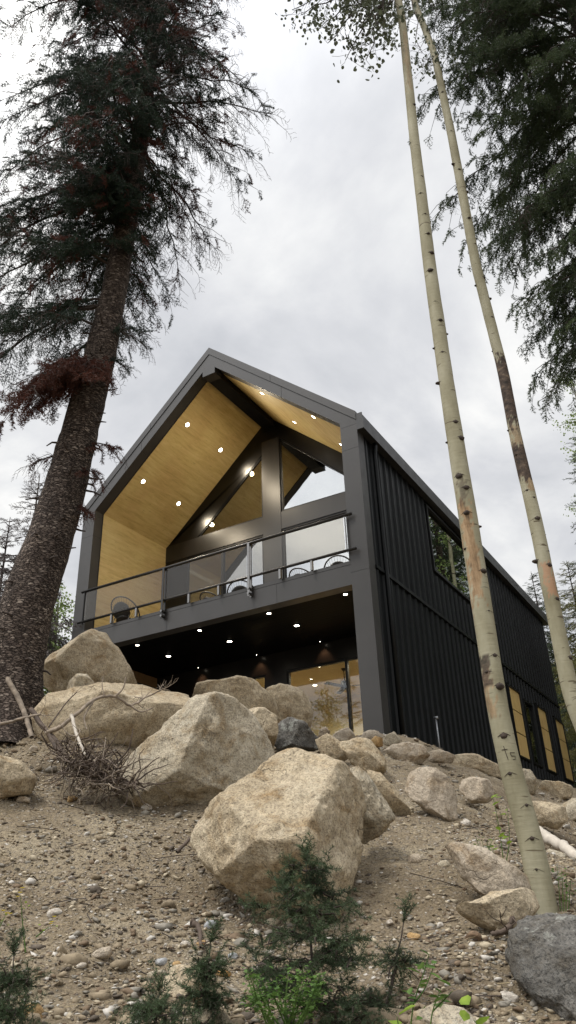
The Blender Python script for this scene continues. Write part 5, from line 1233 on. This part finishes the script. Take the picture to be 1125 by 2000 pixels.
def aspen_far(h, seed, lean=0):
    rng = np.random.default_rng(seed); t_ = Tri(); tr = Tri(); tr.tube(np.array([[0, 0, 0], [.1, .05, h * .5], [.05, 0, h]]), [.13, .09, .02], 8); pts = []
    for k in range(46):
        z = h * rng.uniform(.3, .98); a = rng.uniform(0, 6.28); ln = rng.uniform(.5, 1.7) * (1.15 - .8 * (z / h - .3)); e = np.array([math.cos(a) * ln, math.sin(a) * ln, z + rng.uniform(.1, .7)]); t_.tube(np.array([[0, 0, z], e * .5 + [0, 0, z * .5 + .1], e]), np.linspace(.02, .006, 3), 4)
        for j in range(16): c = np.array([0, 0, z]) * (1 - (j + 4) / 20) + e * ((j + 4) / 20); pts += [c + rng.normal(0, .16, 3) for _ in range(rng.integers(3, 9))]
    leaves(t_, pts, .075, 1, seed); return tr, t_
def plant_tree(kind, top, dist, label, seed, mats, rad=1.6, group=None, rot=0, base=None, **kw):
    p = at(*top, dist); z0 = gz(p[0], p[1]) - .1 if base is None else base; h = p[2] - z0
    root = empty(kind + '_tree', (p[0], p[1], z0), label, 'tree', group); root.rotation_euler.z = rot
    tr, c = (conifer_mesh(h, rad, seed, mats, **kw) if kind != 'aspen' else aspen_far(h, seed))
    o = tr.build('trunk', [M['bark'] if kind != 'aspen' else M['aspen']], None, True); o.parent = root
    o = c.build('crown', [M['twig'], M[mats]]); o.parent = root; return root
plant_tree('spruce', (78, 925), 21, 'sparse greyish spruce behind the trunk of the big spruce at the left', 31, 'needle_grey', 1.9, sparse=.25)
plant_tree('spruce', (20, 1010), 24, 'pale grey thin spruce at the left edge of the picture', 32, 'needle_grey', 1.7, sparse=.3)
plant_tree('aspen', (112, 1178), 24, 'bright green bushy young tree between the big trunk and the house', 33, 'aspen_leaf_l')
plant_tree('aspen', (70, 1195), 26, 'light green young tree half hidden behind the big trunk', 34, 'aspen_leaf_l')
plant_tree('spruce', (1037, 1116), 44, 'small pointed spruce top showing above the far end of the roof', 35, 'needle_r', 2.2)
plant_tree('spruce', (1068, 1128), 40, 'spruce top just right of the farther aspen stem behind the roof', 36, 'needle_r', 2.2)
plant_tree('spruce', (1106, 1095), 36, 'yellow-green spruce behind the farther aspen at the right edge', 37, 'needle_yellow', 2.6)
plant_tree('spruce', (1140, 1120), 33, 'yellow-green spruce cut by the right edge of the picture', 39, 'needle_yellow', 2.6)
plant_tree('spruce', (1128, 845), 24, 'tall dark spruce at the right edge under the hanging branches', 38, 'needle_r', 1.5, sparse=.1, low=.5)
plant_tree('aspen', (1112, 735), 30, 'airy light green aspen behind the tall dark spruce at the right edge', 41, 'aspen_leaf_l')
# the wood round the clearing, seen only as a mass in the window panes
ft = Tri(); rng = np.random.default_rng(77)
cm = [conifer_mesh(11, 1.9, 50, None, whorl=.6, dens=.7), conifer_mesh(8, 1.7, 51, None, whorl=.6, dens=.7)]; am = aspen_far(9, 52)
spots = [(13, 17, 0), (16, 23, 1), (11, 27, 0), (19, 14, 1), (9, 34, 0), (14, 33, 1), (20, 28, 0), (23, 20, 0), (8.5, 22, 2), (10.5, 13.5, 2), (25, 33, 0), (6, 42, 0), (15, 42, 0), (4.6, 19.2, 0), (5.4, 23.5, 1), (4.4, 27, 0), (7.2, 29, 0), (6.2, 20.5, 1), (6.2, 16.2, 1), (8.2, 24.5, 0), (11, 9, 1), (7.5, 17, 1), (18, 19, 0), (13, 22, 0), (21, 24, 1), (17, 29, 0), (10, 18.5, 0), (15, 13, 0), (24, 26, 0),
         (-13, -19, 0), (-17, -15, 1), (-10, -27, 0), (-20, -24, 0), (-3, -31, 1), (4, -29, 0), (-15, -31, 0), (-11.5, -13.5, 2), (-24, -12, 0), (12, -26, 0), (-19, 0, 1), (-22, 8, 0), (-8, -22, 2)]
for x, y, k in spots:
    tr, c = (cm + [am])[k]; a = rng.uniform(0, 6.28); s_ = rng.uniform(.85, 1.25) * ((2.0 if x < 9 else 1.6) if x > 3 and y > 0 else 1); Rm = np.array([[math.cos(a), -math.sin(a), 0], [math.sin(a), math.cos(a), 0], [0, 0, 1]]) * s_; z0 = gz(x, y) - .2
    for T_, off in ((tr, 2), (c, 0)):
        V = np.concatenate(T_.V) @ Rm.T + [x, y, z0]; F = np.concatenate(T_.F); Mx = np.concatenate(T_.M)
        for m_ in np.unique(Mx): ft.add(V, F[Mx == m_] , int(m_) + off if not (k == 2 and m_ == 1) else 3)
fo = ft.build('forest', [M['twig'], M['needle_r'], M['bark'], M['aspen_leaf_l']]); tag(fo, 'dark mixed wood of spruces and aspens round the clearing', 'forest', kind='stuff')

# --- young fir, fir sprigs and small plants in front
TP3 = [spray_tpl(100 + i, .11, 4, 26, .024, .0016, .12, .0016) for i in range(5)]
def young_fir(label, base, tip, seed, lens, mats='needle_y', whorls=11, per=6, cat='fir tree', name='fir_sapling', r=.009, start=.05):
    b = at(*base); b[2] = min(b[2], gz(b[0], b[1])); t = at(*tip); root = empty(name, tuple(b), label, cat); rng = np.random.default_rng(seed)
    st_ = Tri(); u = np.linspace(0, 1, 9); Pm = b + (t - b) * u[:, None] + rng.normal(0, .004, (9, 3)); st_.tube(Pm, r * (1 - .8 * u), 7); child(st_.build('trunk', [M['twig']], None, True), root)
    cw = Crown(TP3, seed); cw.bare = BARE; H = np.linalg.norm(t - b)
    for k in range(whorls):
        f = start + (1 - start) * k / whorls; c = b + (t - b) * f; ln = np.interp(f, [0, .5, .85, 1], lens)
        for j in range(per):
            a = j * 6.28 / per + rng.uniform(0, 1); d = np.array([math.cos(a), math.sin(a), rng.uniform(.05, .4)]); cw.limb(c, d, ln * rng.uniform(.7, 1.15), droop=.12, rise=.15, r0=.004, sec=max(3, int(ln / .05)), secl=.45, start=.15, gap=.06, hang=.1, sc=rng.uniform(.7, 1.0))
    for _ in range(5): cw.pl.setdefault(1, []).append((t - (t - b) * rng.uniform(0, .1), (t - b) + rng.normal(0, .12, 3), .9))
    child(cw.finish().build('crown', [M['twig'], M[mats]]), root); return root
young_fir('young dark green fir standing in front of the largest boulder', (612, 2040, 3.75), (598, 1662, 3.85), 61, (.26, .22, .12, .05), whorls=8, per=5)
young_fir('low fir sprig at the left edge near the bottom', (15, 2010, 3.8), (28, 1855, 3.9), 63, (.11, .09, .06, .02), whorls=3, per=5, cat='fir sprig')
young_fir('low spreading fir sprig beside the pale bluish stone', (395, 1960, 3.9), (412, 1830, 3.95), 64, (.07, .06, .04, .02), whorls=3, per=4, cat='fir sprig')
young_fir('low fir sprig at the bottom edge under the round tan-grey cobble', (300, 2050, 3.6), (310, 1935, 3.7), 65, (.22, .14, .06, .02), whorls=3, per=5, cat='fir sprig')
young_fir('thin fir twig reaching out right of the young fir over the gravel', (745, 1900, 4.0), (790, 1790, 4.1), 67, (.06, .05, .03, .015), whorls=2, per=3, cat='fir sprig')

wlv = np.array([[0, 0, 0], [.3, .30, .06], [.65, .26, .03], [1.0, 0, -.10], [.65, -.26, .03], [.3, -.30, .06], [.3, 0, -.03], [.65, 0, -.06]], float)
wlf = np.array([[0, 6, 1], [1, 6, 7], [1, 7, 2], [2, 7, 3], [0, 5, 6], [5, 7, 6], [5, 4, 7], [4, 3, 7]])
def leafy_plant(name, label, stems, leafsize, n, mat, seed, cat='plant', flowers=0, spread=.02):
    """stems: lists of photo points; leaves along the upper part of every stem"""
    rng = np.random.default_rng(seed); b = at(*stems[0][0]); root = empty(name, tuple(b), label, cat); st_ = Tri(); lf = Tri(); L_ = []; tips = []
    for s_ in stems:
        Q = np.array([tuple(q) for q in smooth_pts([at(*p) for p in s_], 5)]); st_.tube(Q, np.linspace(.0035, .0012, len(Q)), 5)
        for k in range(n):
            f = .35 + .65 * (k + rng.uniform(0, 1)) / n; i = min(len(Q) - 1, int(f * (len(Q) - 1))); a = rng.uniform(0, 6.28)
            d = np.array([math.cos(a), math.sin(a), rng.uniform(-.1, .7)]); L_.append((Q[i] + rng.normal(0, spread, 3), d, leafsize * rng.uniform(.6, 1.2)))
        tips.append(Q[-1])
    child(st_.build('stem', [M['weed']], None, True), root)
    d = np.array([b_ for a, b_, c in L_]); lf.inst(wlv, wlf, frames(d, rng.normal(0, .3, len(L_)), np.array([c for a, b_, c in L_])), np.array([a for a, b_, c in L_]), 0)
    child(lf.build('foliage', [M[mat]], None, True), root)
    if flowers:
        fl = Tri()
        for t in tips:
            for k in range(flowers):
                c = t + rng.normal(0, .02, 3); dd = np.array([[math.cos(a), math.sin(a), .5] for a in np.arange(6) * 1.05]); fl.inst(wlv, wlf, frames(dd, np.zeros(6), np.full(6, .014)), np.repeat(c[None], 6, 0), 0)
        child(fl.build('blossom', [M['flower']], None, True), root)
    return root
rs = random.Random(4)
leafy_plant('weed_bush', 'bright green small-leaved weed bush at the bottom edge left of the young fir', [[(560 + rs.gauss(0, 14), 2030, 3.5), (556 + 55 * math.sin(k * 1.7), 1960, 3.5 + .1 * math.cos(k)), (556 + 75 * math.sin(k * 1.7) + rs.gauss(0, 6), 1885 + rs.uniform(0, 70), 3.5 + .15 * math.cos(k))] for k in range(26)], .022, 34, 'weed', 71, 'weed', spread=.016)
leafy_plant('leafy_stem', 'tall leafy stem with lime-green leaves at the bottom right of the young fir', [[(800, 2030, 3.5), (808, 1960, 3.5), (828, 1900, 3.5), (838, 1862, 3.5)], [(808, 1960, 3.5), (830, 1930, 3.5), (850, 1880, 3.52)]], .05, 6, 'weed', 72)
leafy_plant('leafy_stem', 'shorter leafy stem right of the tall lime-green one at the bottom edge', [[(838, 2030, 3.5), (845, 1975, 3.5), (862, 1930, 3.5)], [(845, 1975, 3.5), (870, 1950, 3.5), (884, 1935, 3.5)]], .055, 6, 'weed', 73)
leafy_plant('leafy_stem', 'broad leaves at the very bottom edge under the leafy stems', [[(790, 2050, 3.3), (780, 2010, 3.3), (775, 1985, 3.3)], [(930, 2050, 3.3), (935, 2010, 3.3), (925, 1992, 3.3)]], .07, 4, 'weed_y', 74)
leafy_plant('leafy_stem', 'slender stem with yellow-green leaves growing left of the nearer aspen', [[(985, 1700, 5.5), (978, 1640, 5.5), (968, 1580, 5.5), (962, 1555, 5.5)], [(985, 1700, 5.5), (995, 1640, 5.5), (990, 1575, 5.5)], [(960, 1700, 5.6), (955, 1660, 5.6), (966, 1635, 5.6)]], .055, 5, 'weed_y', 75)
leafy_plant('grass_tuft', 'thin green weeds at the foot of the nearer aspen on its right', [[(1095 + 5 * k, 1790, 5.5), (1092 + 7 * k, 1740, 5.5), (1088 + 9 * k, 1690 + 9 * k, 5.5)] for k in range(4)], .03, 9, 'weed', 76, 'weed')
leafy_plant('grass_tuft', 'thin green weeds left of the nearer aspen beside the long pale ledge', [[(940 + 7 * k, 1690, 5.9), (936 + 9 * k, 1660, 5.9), (930 + 11 * k, 1635 + 5 * k, 5.9)] for k in range(4)], .022, 9, 'weed', 77, 'weed')
leafy_plant('flower_stem', 'small yellow-flowered stems at the left edge of the gravel', [[(50, 1860, 4.2), (44, 1800, 4.2), (40, 1750, 4.2)], [(-10, 1830, 4.1), (2, 1805, 4.1), (10, 1790, 4.1)], [(70, 1830, 4.2), (85, 1818, 4.2), (96, 1810, 4.2)]], .02, 5, 'weed_y', 78, 'flower', flowers=3)
print('tris', sum(len(o.data.polygons) for o in S.objects if o.type == 'MESH'))
